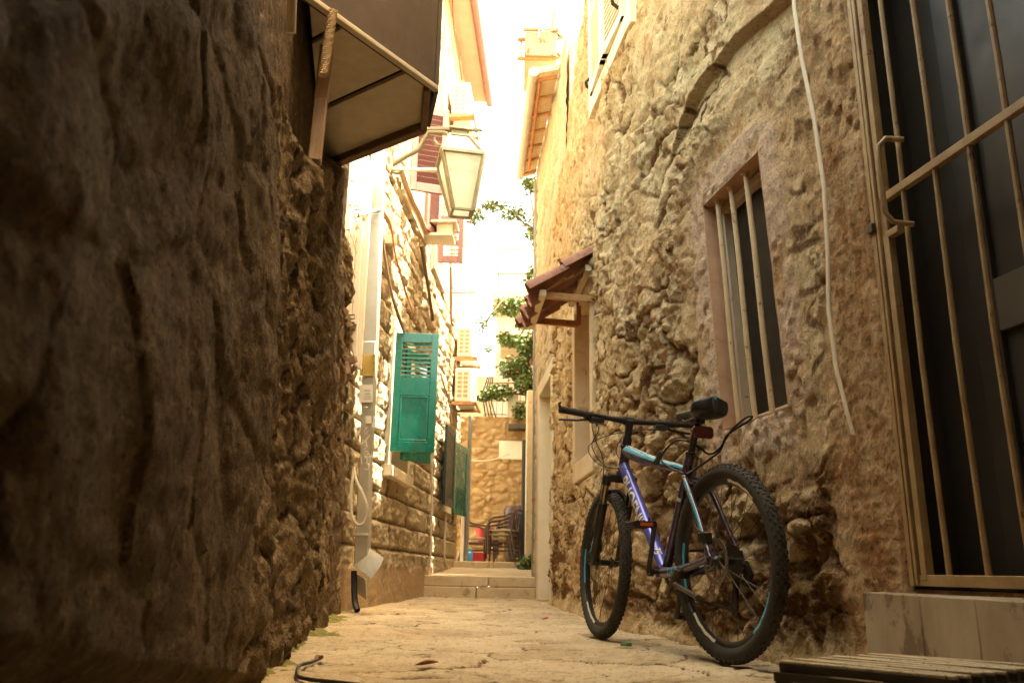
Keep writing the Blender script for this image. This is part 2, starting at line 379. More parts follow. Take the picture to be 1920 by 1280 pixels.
# ------------------------------------------------------------------ displaced sheets
def sheet(name, U, V, posf, tint, mt, parent=None, hole=None, base=None, flip=False):
    """U,V 1-D arrays; posf(Ug,Vg)->(X,Y,Z); tint -> Nx3; hole(Ucenter,Vcenter)->bool mask of quads to drop"""
    Ug, Vg = np.meshgrid(U, V, indexing='ij'); X, Y, Z, T = posf(Ug, Vg)
    nu, nv = len(U), len(V); idx = np.arange(nu * nv).reshape(nu, nv)
    q = np.stack([idx[:-1, :-1], idx[1:, :-1], idx[1:, 1:], idx[:-1, 1:]], -1)
    if flip: q = q[..., ::-1]
    keep = np.ones(q.shape[:2], bool)
    if hole is not None:
        uc = (Ug[:-1, :-1] + Ug[1:, 1:]) / 2; vc = (Vg[:-1, :-1] + Vg[1:, 1:]) / 2; keep = ~hole(uc, vc)
    q = q[keep].reshape(-1, 4)
    P = np.stack([X, Y, Z], -1).reshape(-1, 3)
    off = np.array(base if base is not None else P.min(0))
    if parent is not None: off = np.array(parent.location)
    me = mesh_np(name, P - off, q); T = list(T) + ([0 * Ug] if len(T) == 3 else []); T = np.stack([np.broadcast_to(t, Ug.shape) for t in T], -1).reshape(-1, 4)
    ca = me.color_attributes.new('tint', 'FLOAT_COLOR', 'POINT')
    ca.data.foreach_set('color', T.astype(np.float32).ravel())
    me.materials.append(mt); me.shade_smooth()
    o = bpy.data.objects.new(name, me); COL.objects.link(o)
    if parent is not None: o.parent = parent
    else: o.location = off
    return o
def lin(*segs):   # (start, step) ... end
    out = []
    for (a, st), b in zip(segs[:-1], [s[0] if hasattr(s, '__len__') else s for s in segs[1:]]):
        out.append(np.arange(a, b - st * .3, st))
    return np.concatenate(out + [[segs[-1]]])
YZ = lambda w, pts, off=0: [tuple(onw(w, x, y, off)[1:]) for x, y in pts]
# ================================================================== SETTING
def struct(o): o['kind'] = 'structure'; return o
mb = MB(); mb.add([(-300, -300, -.09), (300, -300, -.09), (300, 300, -.09), (-300, 300, -.09)], [(0, 1, 2, 3)])
struct(obj('ground', mb, M['soil'], smooth=0))

def pave_pos(X, Y):
    wx = fbm(X * 2, Y * 2, 5, 3) * .12; wy = fbm(X * 2, Y * 2, 9, 3) * .10
    f1, f2, i_, cx, cy = voro((X + wx) / .46, (Y + wy) / .34, 3, .8)
    e = f2 - f1; jt = 1 - sst(.0, .04, e)
    crack = ridge(X * 1.3 + .3 * fbm(X * 6, Y * 6, 66, 2), Y * 7, 61, 4); cr = sst(.55, .72, crack) * sst(.35, .6, vn(X * 3, Y * 5, 67)); cr = np.maximum(cr, .8 * sst(.50, .68, ridge(X * 3 + .4 * fbm(X * 9, Y * 9, 68, 2), Y * 17, 69, 4)) * sst(.4, .65, vn(X * 5, Y * 7, 70)))
    h = (i_ - .5) * .008 + cx * (i_ - .5) * .012 - .007 * jt - .010 * cr + .0095 * fbm(X * 4, Y * 9, 21, 6, .66) + .0075 * ridge(X * 6, Y * 24, 8, 5)
    return X, Y, h - .004, (np.clip(i_ * .6 + .4 * vn(X * 3, Y * 3, 4), 0, 1), sst(.55, .8, vn(X * 1.7, Y * 1.7, 77)) * .6, np.clip(jt + .8 * cr, 0, 1))
struct(sheet('pavement', lin((-1.6, .012), 1.75), lin((-1.2, .08), (1.0, .007), (3.2, .012), (5.5, .02), 9.72), pave_pos, None, M['pave'], base=(0, 0, 0), flip=False))
mb = MB(); mb.add([(-2.5, -8, -.03), (2.6, -8, -.03), (2.6, -1.2, -.03), (-2.5, -1.2, -.03)], [(0, 1, 2, 3)])
struct(obj('rear_pavement', mb, M['stepstone'], smooth=0))

# ---- right-hand stone house
def RX(Y):
    t = sst(4.3, 5.5, Y); return (1.61 - .194 * Y) * (1 - t) + (1.013 - .072 * Y) * t
tl, tr = onw('RN', 1322, 398), onw('RN', 1419, 272); bl, br = onw('RN', 1356, 812), onw('RN', 1482, 755)
kz = ((tl[1] - bl[1]) / (tl[2] - bl[2]) + (tr[1] - br[1]) / (tr[2] - br[2])) / 2
WU0, WU1 = (tr[1] + br[1]) / 2, (tl[1] + bl[1]) / 2; WZ0, WZ1 = (bl[2] + br[2]) / 2, (tl[2] + tr[2]) / 2
WUM, WZM = (WU0 + WU1) / 2, (WZ0 + WZ1) / 2
def kb(U): return kz * (1 - sst(.34, .75, np.abs(U - WUM)))
def rY(U, z): return U + kb(U) * np.clip(z - WZM, -1.2, 1.2)
GY = onw('RN', 1697, 900)[1]; GZ0, GZ1 = .268, 2.5
FWY0, FWY1, FWZ0, FWZ1 = 5.78, 6.50, 1.12, 2.35      # window under the tiled canopy
_ap = [(1250, 335), (1254, 325), (1272, 268), (1296, 200), (1340, 128), (1398, 62), (1465, 5), (1500, -40), (1540, -90)]; _as = []
for i in range(1, len(_ap) - 2):
    for k in range(6):
        t = k / 6; _as.append(tuple(.5 * (2 * _ap[i][j] + (_ap[i + 1][j] - _ap[i - 1][j]) * t + (2 * _ap[i - 1][j] - 5 * _ap[i][j] + 4 * _ap[i + 1][j] - _ap[i + 2][j]) * t * t + (3 * _ap[i][j] - _ap[i - 1][j] - 3 * _ap[i + 1][j] + _ap[i + 2][j]) * t ** 3) for j in (0, 1)))
arch = YZ('RN', _as)
archp = arch + YZ('RN', [(1640, -60), (1600, 200), (1480, 330), (1330, 350)])
edge = sorted(YZ('RF', [(1101, 0), (1092, 62), (1086, 132), (1076, 200), (1068, 262), (1064, 300)]))
eY = np.array([4.9, 5.6] + [p[0] for p in edge] + [8.5]); eZ = np.array([6.8, 6.3] + [p[1] for p in edge] + [edge[-1][1] - .25])
def rtop(Y): return np.interp(Y, eY, eZ)
def rect_d(U, V, u0, u1, v0, v1):
    return np.hypot(np.maximum(np.maximum(u0 - U, U - u1), 0), np.maximum(np.maximum(v0 - V, V - v1), 0))
def rwall_pos(U, V):
    Y = rY(U, V); z = V
    wx = fbm(Y * 2.6, z * 2.6, 1, 3) * .16; wz = fbm(Y * 2.6, z * 2.6, 2, 3) * .12
    f1, f2, i_, cx, cy = voro((Y + wx) / .27, (z + wz) / .17, 5, .9)
    e = f2 - f1; body = sst(.0, .26, e)
    jt = 1 - sst(.03, .16, e)
    dW = rect_d(U, V, WU0, WU1, WZ0, WZ1); n1 = fbm(Y * 4, z * 4, 30, 4)
    pW = 1 - sst(.11, .20, dW + n1 * .09)
    pJ = 1 - sst(-.03, .05, Y - (GY + .30 + .10 * fbm(z * 2.2, Y * .3, 31, 4)))
    lump = sst(-.04, .36, fbm(Y * 1.7, z * 1.5, 37, 5) + .16 * (z - 1.25))   # remains of old render
    pF = 1 - sst(.035, .11, z + n1 * .05)
    dF = rect_d(U, V, FWY0 - .12, FWY1 + .12, FWZ0 - .14, 2.6); pFw = 1 - sst(.0, .05, dF)
    pl = np.clip(np.maximum.reduce([pW, pJ, pF]), 0, 1)
    h = .024 * body * (.3 + .9 * i_) + .018 * cx * (i_ - .5) * 2 + .022 * cy * (hsh(np.floor(i_ * 999), np.floor(i_ * 77), 4) - .5)
    wy = .05 * fbm(Y * 9, z * 9, 61, 3); rough = .046 * fbm(Y * 5 + wy * 8, z * 5 - wy * 8, 12, 6, .66) + .030 * ridge(Y * 11 + wy * 14, z * 8, 15, 5) + .022 * fbm(Y * 17 + wy * 9, z * 17, 65, 4, .6); rough = rough * (.38 + .85 * sst(.35, .7, vn(Y * 2.4, z * 2.2, 66))) + .034 * fbm(Y * 1.9, z * 1.7, 75, 3) + .012 * fbm(Y * 34, z * 34, 18, 3) - .03 * sst(.68, .8, vn(Y * 9 + wy * 20, z * 9, 63)) * vn(Y * 3, z * 3, 64)
    h = h * (1 - .55 * lump) + .020 * lump + rough * (1 - .48 * lump)
    inside = inpoly(Y, z, archp); dA = dpoly(Y, z, arch, False); h = h * (.35 + .65 * sst(.0, .16, dA))
    dC = dpoly(Y, z, archp[len(arch):] + [arch[0]], False); h = h + np.where(inside, -.042 * (1 - sst(.08, .5, dA)) * sst(0, .3, dC), .018 * (1 - sst(.0, .12, dA)) * sst(.0, .3, np.hypot(Y - arch[0][0], z - arch[0][1])))
    smooth = .012 + .010 * fbm(Y * 3, z * 2, 41, 4) + .008 * fbm(Y * 17, z * 15, 43, 5, .65) + .0055 * ridge(Y * 34, z * 30, 44, 4)
    holes = sst(.58, .74, vn(Y * 26, z * 17, 47)) * sst(.36, .6, vn(Y * 3, z * 2, 49)); smooth = smooth - .016 * holes
    h = h * (1 - pl) + smooth * pl + pF * .035 * (1 - z / .12).clip(0, 1)
    near = sst(0, .02, np.minimum.reduce([rect_d(U, V, WU0, WU1, WZ0, WZ1), rect_d(U, V, 1.28, GY, GZ0, GZ1)]))
    ring = 1 - sst(.16, .32, rect_d(U, V, WU0, WU1, WZ0, WZ1) + np.where(U < WUM, -.06, .06) + n1 * .05)
    h = h * (1 - ring) + ring * (.002 + .008 * fbm(Y * 7, z * 7, 73, 4) + .006 * fbm(Y * 30, z * 28, 74, 4, .65) - .010 * holes)
    h = h * near + .003 * (1 - near)
    h = h * (1 - pFw)
    band = (1 - sst(.13, .16, rect_d(U, V, WU0, WU1, WZ0, WZ1) + n1 * .03)) * sst(.22, .42, vn(Y * 9, z * 6, 78) * .6 + vn(Y * 30, z * 30, 79) * .4); h = h + .007 * band * near
    n = wn('RN'); s_ = sst(4.3, 5.5, Y); nx = n[0] * (1 - s_) + wn('RF')[0] * s_; ny = n[1] * (1 - s_) + wn('RF')[1] * s_
    pink = np.clip(np.maximum(pW, pJ), 0, 1)
    return RX(Y) + nx * h, Y + ny * h, z, (np.clip(i_ * .55 + .45 * vn(Y * 4, z * 4, 50) , 0, 1), np.clip(pink + .55 * lump * (1 - pink) * sst(.4, .6, vn(Y * 6, z * 6, 52)), 0, 1), np.clip(jt * (1 - .8 * lump) * (1 - pl) + .95 * sst(.42, .62, vn(Y * 6, z * 7, 76) * .6 + vn(Y * 19, z * 19, 77) * .4) * (1 - sst(.35, .95, z + .3 * n1)) * sst(.05, .15, z) * (1 - pJ), 0, 1), band * .85)
def rhole(U, V):
    return ((U > WU0) & (U < WU1) & (V > WZ0) & (V < WZ1)) | ((U > 1.28) & (U < GY) & (V > GZ0) & (V < GZ1)) | \
           ((U > FWY0) & (U < FWY1) & (V > FWZ0) & (V < FWZ1)) | (V > rtop(U) + .06 * fbm(U * 6, V * 6, 71, 3))
U = np.unique(np.concatenate([lin((-5, .12), (1.1, .012), (1.9, .0085), (3.9, .0115), (6, .016), 8.05), [WU0, WU1, 1.28, GY, FWY0, FWY1]]))
V = np.unique(np.concatenate([lin((-.03, .0085), (1.2, .010), (2.6, .014), (4.2, .022), (5.6, .08), 7.6), [WZ0, WZ1, GZ0, GZ1, FWZ0, FWZ1]]))
rh = thing('stone_house', 'rough stone house on the right with the barred window and the iron gate', 'house', (RX(3.0), 3.0, 0))
sheet('wall', U, V, rwall_pos, None, M['rwall'], rh, hole=rhole, flip=True)
mb = MB()      # body of the house behind its face (kept clear of the recessed openings)
prof = [(-5, 0), (-5, 7.5), (4, 7.0), (4.9, 6.7)] + [(y, rtop(np.array(y)) - .08) for y in (5.6, 6.0, 6.4, 6.8, 7.2, 7.6, 8.0)] + [(8.0, 0)]
mb.prism([(RX(np.array(y)) + .42, y, z) for y, z in prof], (5, .8, 0)); obj('house_body', mb, M['housebody'], rh, smooth=0)
mb = MB(); mb.prism([(RX(np.array(y)) + .06, y, z) for y, z in [(-5, 2.9), (-5, 7.5), (4, 7.0), (4.9, 6.7)] + [(y, rtop(np.array(y)) - .10) for y in (5.6, 6.0, 6.4, 6.8, 7.2, 7.6, 8.0)] + [(8.0, 2.9)]], (.4, .08, 0))
obj('upper_masonry', mb, M['housebody'], rh, smooth=0)
# barred window: reveal, frame, bars, pane
def wm(U, z, off): U = np.array(float(U)); Y = float(rY(U, np.array(float(z)))); return wpos('RN', Y, z, off)
mb = MB()
for a, b in (((WU0, WZ0), (WU1, WZ0)), ((WU1, WZ0), (WU1, WZ1)), ((WU1, WZ1), (WU0, WZ1)), ((WU0, WZ1), (WU0, WZ0))):
    nn = 14; vs = []
    for i in range(nn + 1):
        t = i / nn; u = a[0] + (b[0] - a[0]) * t; z = a[1] + (b[1] - a[1]) * t
        for k, o_ in enumerate((.005, -.03, -.08, -.125)):
            j = .006 * (random.random() - .5) if 0 < i < nn else 0
            vs.append(wm(u + j, z + j, o_))
    mb.add(vs, [(i * 4 + k, i * 4 + k + 1, i * 4 + k + 5, i * 4 + k + 4) for i in range(nn) for k in range(3)])
g_ = NT('pinkish lime render'); g_.set(Base_Color=g_.ramp(g_.noise(9, 6, .65), [(.3, (.52, .33, .20)), (.55, (.46, .27, .16)), (.75, (.36, .2, .1))]), Roughness=.92); g_.bump(g_.noise(80, 6, .7), .5, .006); M['render'] = g_.m
bw = obj('barred_window', mb, M['render'], rh, smooth=30)
mb = MB(); fr = .028
for a, b in (((WU0, WZ0 + .02), (WU1, WZ0 + .02)), ((WU1 - .02, WZ0), (WU1 - .02, WZ1)), ((WU0, WZ1 - .03), (WU1, WZ1 - .03)), ((WU0 + .015, WZ0), (WU0 + .015, WZ1))):
    mb.bar(wm(a[0], a[1], -.10), wm(b[0], b[1], -.10), .045, .05, up=wn('RN'))
obj('window_frame', mb, M['cream'], bw, bevel=.004)
mb = MB(); mb.add([wm(WU0, WZ0, -.112), wm(WU1, WZ0, -.112), wm(WU1, WZ1, -.112), wm(WU0, WZ1, -.112)], [(0, 1, 2, 3)]); obj('pane', mb, M['pane'], bw, smooth=0)
for k, (xt, yt, xb, yb) in enumerate([(1358, 372, 1399, 782), (1377, 350, 1430, 780), (1399, 325, 1456, 762), (1421, 285, 1484, 750)]):
    f = [.86, .60, .34, .06][k]; u = WU0 + (WU1 - WU0) * f
    mb = MB(); q = [wm(u, WZ0 - .005, -.035), wm(u + .004, WZ0 + .35, -.035), wm(u - .003, WZM + .2, -.035), wm(u, WZ1 + .005, -.035)]
    mb.tube(q, .0125, 10); mb.tube([q[-1] - np.array([0, 0, .02]), q[-1] - np.array([0, 0, .008])], [.011, .022], 10)
    obj('bar', mb, M['bars'], bw)
# iron gate in the doorway
gt = thing('iron_gate', 'ochre iron grille gate with vertical bars closing the dark doorway', 'gate', tuple(wpos('RN', GY, GZ0, -.03)))
GO = .006
P = lambda Y, z, o=GO: wpos('RN', Y, z, o)
ztop = GZ1 - .03; zb = .292
mb = MB(); n_ = wn('RN')
mb.bar(P(GY - .012, zb - .015), P(GY - .012, ztop), .018, .035, up=n_); mb.bar(P(GY - .032, zb - .01, GO + .012), P(GY - .032, ztop, GO + .012), .012, .012, up=n_)
mb.bar(P(1.30, zb), P(GY - .02, zb), .03, .024, up=n_); mb.bar(P(1.30, ztop), P(GY, ztop), .04, .03, up=n_); mb.bar(P(1.31, zb), P(1.31, ztop), .03, .04, up=n_)
obj('outer_frame', mb, M['gate'], gt, bevel=.002)
zm0, zm1 = onw('RN', 1700, 342, GO)[2], onw('RN', 1912, 205, GO)[2]
zlo = onw('RN', 1690, 428, GO)[2]; zm = (zm0 + zm1) / 2
yh = GY - .058
mb = MB(); mb.bar(P(yh, zb), P(yh, zlo), .024, .026, up=n_); mb.bar(P(yh, zm), P(yh, ztop), .024, .026, up=n_); mb.bar(P(yh, zlo), P(GY - .115, zlo), .022, .026, up=n_)
mb.bar(P(1.32, zm), P(yh, zm), .026, .022, up=n_); obj('leaf_frame', mb, M['gate'], gt, bevel=.002)
mb = MB(); mb.bar(P(GY - .035, zlo - .03), P(GY - .035, zm + .01), .055, .012, up=n_); obj('lock_plate', mb, M['gate'], gt, bevel=.002)
mb = MB(); mb.bar(P(GY - .01, (zlo + zm) / 2 - .035, GO + .02), P(GY - .01, (zlo + zm) / 2 - .005, GO + .02), .03, .02, up=n_); obj('keeper', mb, M['steel'], gt, bevel=.003)
for px, py in [(1727, 640), (1795, 640), (1870, 640), (1955, 640), (2055, 640), (2175, 640)]:
    y = onw('RN', px, py, GO)[1]
    if y < 1.33: continue
    mb = MB(); q = [P(y, zb), P(y + .003, .9, GO + .003), P(y - .002, 1.6, GO - .002), P(y, ztop)]; mb.tube(q, .0083, 8); obj('bar', mb, M['gate'], gt)
hz0, hz1 = onw('RN', 1705, 425, GO)[2], onw('RN', 1685, 268, GO)[2]
yb_ = onw('RN', 1722, 500, GO)[1]
mb = MB(); q = [P(yb_, hz1, GO), P(yb_ + .012, hz1 + .004, GO + .05), P(yb_ + .022, hz1 - .02, GO + .07), P(yb_ + .024, hz1 - .08, GO + .074), P(yb_ + .022, hz0 + .04, GO + .072), P(yb_ + .014, hz0 + .008, GO + .055), P(yb_, hz0, GO)]
mb.tube(q, .0085, 10); obj('handle', mb, M['gate'], gt)
# dark door set deep behind the gate
dr = thing('wooden_door', 'dark panelled door set deep behind the iron gate', 'door', tuple(wpos('RN', GY, GZ0, -.30)))
D = lambda Y, z, o: wpos('RN', Y, z, o)
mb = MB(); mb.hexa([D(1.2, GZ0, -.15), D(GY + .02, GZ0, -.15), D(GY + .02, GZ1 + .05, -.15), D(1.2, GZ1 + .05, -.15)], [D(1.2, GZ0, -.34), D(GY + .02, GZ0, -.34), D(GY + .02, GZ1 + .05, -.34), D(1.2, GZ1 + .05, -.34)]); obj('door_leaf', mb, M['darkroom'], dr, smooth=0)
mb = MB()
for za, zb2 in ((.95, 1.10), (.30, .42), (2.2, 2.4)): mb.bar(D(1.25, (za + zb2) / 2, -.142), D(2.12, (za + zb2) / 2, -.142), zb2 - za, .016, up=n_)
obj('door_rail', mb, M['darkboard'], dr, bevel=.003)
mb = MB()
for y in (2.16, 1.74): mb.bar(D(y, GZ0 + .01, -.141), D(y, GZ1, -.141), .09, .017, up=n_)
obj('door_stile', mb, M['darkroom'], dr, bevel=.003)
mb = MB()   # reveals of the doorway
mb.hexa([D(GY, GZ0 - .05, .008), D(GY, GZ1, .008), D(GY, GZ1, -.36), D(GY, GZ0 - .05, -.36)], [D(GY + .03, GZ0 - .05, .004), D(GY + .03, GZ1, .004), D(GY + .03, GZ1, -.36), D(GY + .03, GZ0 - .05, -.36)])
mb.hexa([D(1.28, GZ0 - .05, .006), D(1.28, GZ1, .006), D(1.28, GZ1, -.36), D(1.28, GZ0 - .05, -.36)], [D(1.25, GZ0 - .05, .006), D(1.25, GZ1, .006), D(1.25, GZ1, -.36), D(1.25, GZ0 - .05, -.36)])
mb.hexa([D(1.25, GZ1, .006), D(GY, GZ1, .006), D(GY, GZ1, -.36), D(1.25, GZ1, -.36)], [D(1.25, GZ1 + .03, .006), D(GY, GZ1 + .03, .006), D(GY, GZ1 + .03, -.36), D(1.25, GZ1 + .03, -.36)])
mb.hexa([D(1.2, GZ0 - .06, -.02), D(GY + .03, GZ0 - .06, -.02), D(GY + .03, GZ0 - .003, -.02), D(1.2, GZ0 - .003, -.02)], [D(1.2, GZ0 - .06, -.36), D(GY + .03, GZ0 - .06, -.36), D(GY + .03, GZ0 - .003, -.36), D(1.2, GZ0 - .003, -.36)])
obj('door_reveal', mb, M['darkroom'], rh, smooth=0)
# window under the tiled canopy: dressed stone frame, boarded
mb = MB(); F = lambda Y, z, o: wpos('RF', Y, z, o)
for y0, y1, z0, z1 in ((FWY0 - .11, FWY0, FWZ0 - .15, 2.55), (FWY1, FWY1 + .11, FWZ0 - .15, 2.55), (FWY0, FWY1, FWZ0 - .15, FWZ0), (FWY0, FWY1, FWZ1, 2.55)):
    mb.hexa([F(y0, z0, .035), F(y1, z0, .035), F(y1, z1, .035), F(y0, z1, .035)], [F(y0, z0, -.16), F(y1, z0, -.16), F(y1, z1, -.16), F(y0, z1, -.16)])
fw = obj('stone_window', mb, M['surround'], rh, bevel=.008)
mb = MB(); mb.hexa([F(FWY0, FWZ0, -.10), F(FWY1, FWZ0, -.10), F(FWY1, FWZ1, -.10), F(FWY0, FWZ1, -.10)], [F(FWY0, FWZ0, -.14), F(FWY1, FWZ0, -.14), F(FWY1, FWZ1, -.14), F(FWY0, FWZ1, -.14)]); obj('shutter_panel', mb, M['rustbrown'] if 0 else M['oldwood'], fw, smooth=0)
# upper white louvred window
uy0, uy1 = onw('RF', 1122, 120)[1] + .05, 4.35; uz0 = onw('RF', 1128, 205)[2]; uz1 = uz0 + 1.5
RP = lambda Y, z, o: np.array([float(RX(np.array(Y))), Y, z]) + wn('RF') * o
mb = MB()
for y0, y1, z0, z1, o_ in ((uy0, uy0 - .10, uz0, uz1, .07), (uy1, uy1 + .1, uz0, uz1, .07), (uy0 - .1, uy1 + .1, uz0, uz0 + .12, .07), (uy0 - .1, uy1 + .1, uz1 - .1, uz1, .07)):
    mb.hexa([RP(y0, z0, o_), RP(y1, z0, o_), RP(y1, z1, o_), RP(y0, z1, o_)], [RP(y0, z0, -.05), RP(y1, z0, -.05), RP(y1, z1, -.05), RP(y0, z1, -.05)])
uw = obj('upper_window', mb, M['palestone'], rh, bevel=.006)
for k in range(2):
    ya = uy0 - .11 - k * (uy0 - uy1 - .22) / 2; yb2 = ya - (uy0 - uy1 - .22) / 2 + .01
    mb = MB(); za, zb3 = uz0 + .13, uz1 - .11
    for y in (ya - .03, yb2 + .03): mb.bar(RP(y, za, .06), RP(y, zb3, .06), .055, .04, up=wn('RF'))
    for z in (za + .03, (za + zb3) / 2, zb3 - .03): mb.bar(RP(ya, z, .06), RP(yb2, z, .06), .06, .038, up=wn('RF'))
    zz = za + .08
    while zz < zb3 - .06:
        mb.bar(RP(ya - .05, zz, .055), RP(yb2 + .05, zz, .055), .045, .008, up=(wn('RF') * .6 + np.array([0, 0, .8]))); zz += .042
    obj('shutter', mb, M['white'], uw, smooth=0)
for px, py in ((1112, 163), (1163, 8)):
    mb = MB(); p = onw('RF', px, py, .03); mb.tube([p + np.array([-.0, .05, 0]), p + wn('RF') * .05, p + wn('RF') * .06 + np.array([0, -.05, .005]), p + wn('RF') * .03 + np.array([0, -.12, .0])], .012, 8); obj('shutter_hook', mb, M['black'], uw)

# ---- taller rendered house beyond
def MX(Y): return 1.013 - .072 * Y
MY0, MY1, MZ = 7.25, 10.02, 5.5
DY0, DY1, DZ = 8.05, 9.15, 2.2
def mwall_pos(Y, z):
    f1, f2, i_, cx, cy = voro((Y + .1 * fbm(Y * 3, z * 3, 81, 3)) / .30, (z + .08 * fbm(Y * 3, z * 3, 82, 3)) / .19, 15, .85)
    e = f2 - f1; h = .016 * sst(0, .3, e) * (.4 + i_) + .012 * fbm(Y * 7, z * 7, 83, 5) + .006 * ridge(Y * 16, z * 9, 84, 3)
    near = sst(0, .03, rect_d(Y, z, DY0 - .13, DY1 + .13, -.1, DZ + .14)); h = h * near - .014
    n = wn('RF'); return MX(Y) + n[0] * h, Y + n[1] * h, z, (np.clip(i_ * .5 + .5 * vn(Y * 3, z * 3, 85), 0, 1), sst(.5, .8, vn(Y * 2, z * 1.2, 86)), np.clip((1 - sst(.02, .14, e)) * .7, 0, 1))
mh = thing('tall_house', 'pale rendered stone house beyond the rough one with a pale framed doorway', 'house', (MX(8.5), 8.5, 0))
sheet('wall', lin((MY0, .018), MY1), np.unique(np.concatenate([lin((-.03, .018), (5.6, .05), MZ), [DZ]])), mwall_pos, None, M['mwall'], mh,
      hole=lambda U, V: (U > DY0 - .02) & (U < DY1 + .02) & (V < DZ + .01), flip=True)
mb = MB(); mb.prism([(MX(y) + .045, y, z) for y, z in ((MY0, 3.0), (MY0, MZ), (MY1, MZ), (MY1, 3.0))], (5, .36, 0)); obj('house_body', mb, M['housebody'], mh, smooth=0)
mb = MB(); mb.prism([(MX(y) + .34, y, z) for y, z in ((MY0 + .8, 0), (MY0 + .8, 3), (MY1, 3), (MY1, 0))], (4.7, .34, 0)); obj('house_core', mb, M['housebody'], mh, smooth=0)
mb = MB(); mb.prism([(MX(MY1) + .0, MY1 - .02, 0), (MX(MY1) + .0, MY1 - .02, 5.2), (MX(MY1) + .4, MY1 + .01, 5.2), (MX(MY1) + .4, MY1 + .01, 0)], (0, .02, 0)); obj('end_wall', mb, M['housebody'], mh, smooth=0)
mb = MB()
for y0, y1, z0, z1 in ((DY0 - .14, DY0, 0, DZ + .15), (DY1, DY1 + .14, 0, DZ + .15), (DY0, DY1, DZ, DZ + .15)):
    mb.hexa([F(y0, z0, .04), F(y1, z0, .04), F(y1, z1, .04), F(y0, z1, .04)], [F(y0, z0, -.25), F(y1, z0, -.25), F(y1, z1, -.25), F(y0, z1, -.25)])
dfm = obj('door_frame', mb, M['palestone'], mh, bevel=.008)
mb = MB(); mb.hexa([F(DY0, .05, -.16), F(DY1, .05, -.16), F(DY1, DZ, -.16), F(DY0, DZ, -.16)], [F(DY0, .05, -.21), F(DY1, .05, -.21), F(DY1, DZ, -.21), F(DY0, DZ, -.21)]); obj('door_leaf', mb, M['white'], dfm, smooth=0)
# eave of that house
ef = onw('RF', 1030, 330); ey1, ey0 = 10.0, 7.6
ez = at(975, 330, 9.95)[2]; ex = at(977, 330, 9.95)[0]
mb = MB()
mb.hexa([(MX(ey0) - .02, ey0, ez + .05), (MX(ey1) - .02, ey1, ez + .05), (MX(ey1) - .02, ey1, ez + .12), (MX(ey0) - .02, ey0, ez + .12)], [(ex + .12, ey0, ez), (ex + .02, ey1, ez), (ex + .02, ey1, ez + .07), (ex + .12, ey0, ez + .07)])
eo = obj('eave', mb, M['surround'], mh, smooth=0)
for k in range(7):
    mb = MB(); y = ey0 + .1 + k * .36; fx = ex + .12 - .1 * (y - ey0) / 2.4
    mb.hexa([(MX(y) - .02, y, ez + .02), (MX(y) - .02, y + .03, ez + .02), (MX(y) - .02, y + .03, ez + .05), (MX(y) - .02, y, ez + .05)], [(fx, y, ez - .03), (fx, y + .03, ez - .03), (fx, y + .03, ez), (fx, y, ez)]); obj('eave_batten', mb, M['rustbrown'], eo, smooth=0)
mb = MB(); mb.tube([(ex + .10, ey0, ez + .02), (ex - .01, ey1, ez + .02)], .055, 12); obj('gutter', mb, M['gutter'], eo)
mb = MB(); mb.tube([(ex + .17, ey0 + .1, ez - .02), (ex + .10, ey1 - .3, ez - .02)], .018, 8); obj('soffit_pipe', mb, M['rust'], eo)

# ---- left: dark near wall
bul = YZ('L1', [(480, -60), (545, 60), (562, 170), (578, 262), (603, 305), (660, 300), (660, 1300), (200, 1300), (-900, 1300), (-900, -60)])
def lwall_pos(Y, z):
    wx = fbm(Y * 2.2, z * 2.2, 101, 3) * .2; wz = fbm(Y * 2.2, z * 2.2, 102, 3) * .16
    f1, f2, i_, cx, cy = voro((Y + wx) / .30, (z + wz) / .23, 105, .9)
    e = f2 - f1
    low = np.where(inpoly(Y, z, bul), 1.0, 0.0); db = dpoly(Y, z, bul); lowf = sst(-.05, .05, np.where(low > .5, db, -db))
    sm = sst(-.05, .3, fbm(Y * .8, z * .6, 107, 4) + .15 * (1 - sst(1.2, 2.4, Y))) * .9
    h = .020 * sst(0, .30, e) * (.2 + i_) + .05 * cx * (i_ - .5) + .034 * fbm(Y * 2.6, z * 3.6, 108, 6, .66) + (.010 + .014 * sst(1.6, 3.0, Y)) * ridge(Y * 6, z * 8, 109, 5) + (.004 + .008 * sst(1.6, 3, Y)) * fbm(Y * 34, z * 30, 110, 3)
    h = h * (1 - .6 * sm) + .03 * sm + .045 * fbm(Y * 1.5, z * 1.3, 112, 3)
    pla = .006 * fbm(Y * 18, z * 18, 113, 4) - .10
    h = (h - .042) * lowf + pla * (1 - lowf)
    n = wn('L1'); X = -.325 - .141 * Y
    return X + n[0] * h, Y + n[1] * h, z, (np.clip(.5 * i_ + .5 * vn(Y * 3, z * 3, 115), 0, 1), np.clip(np.maximum(sm * .7, 1 - lowf), 0, 1), np.clip((1 - sst(.02, .14, e)) * lowf * (1 - sm), 0, 1))
lh = thing('old_house', 'dark rough stone house wall filling the left side', 'house', (-.325 - .141 * 3, 3.0, 0))
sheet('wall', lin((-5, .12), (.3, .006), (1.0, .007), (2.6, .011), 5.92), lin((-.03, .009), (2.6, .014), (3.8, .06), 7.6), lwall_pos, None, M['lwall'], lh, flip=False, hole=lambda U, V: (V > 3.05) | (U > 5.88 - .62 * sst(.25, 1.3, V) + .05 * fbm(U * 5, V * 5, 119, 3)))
mb = MB(); mb.prism([(-.325 - .141 * y - .12, y, z) for y, z in ((-5, 0), (-5, 3.05), (5.15, 3.05), (5.15, 1.2), (5.75, .2), (5.75, 0))], (-4, 0, 0)); obj('house_body', mb, M['housebody'], lh, smooth=0)

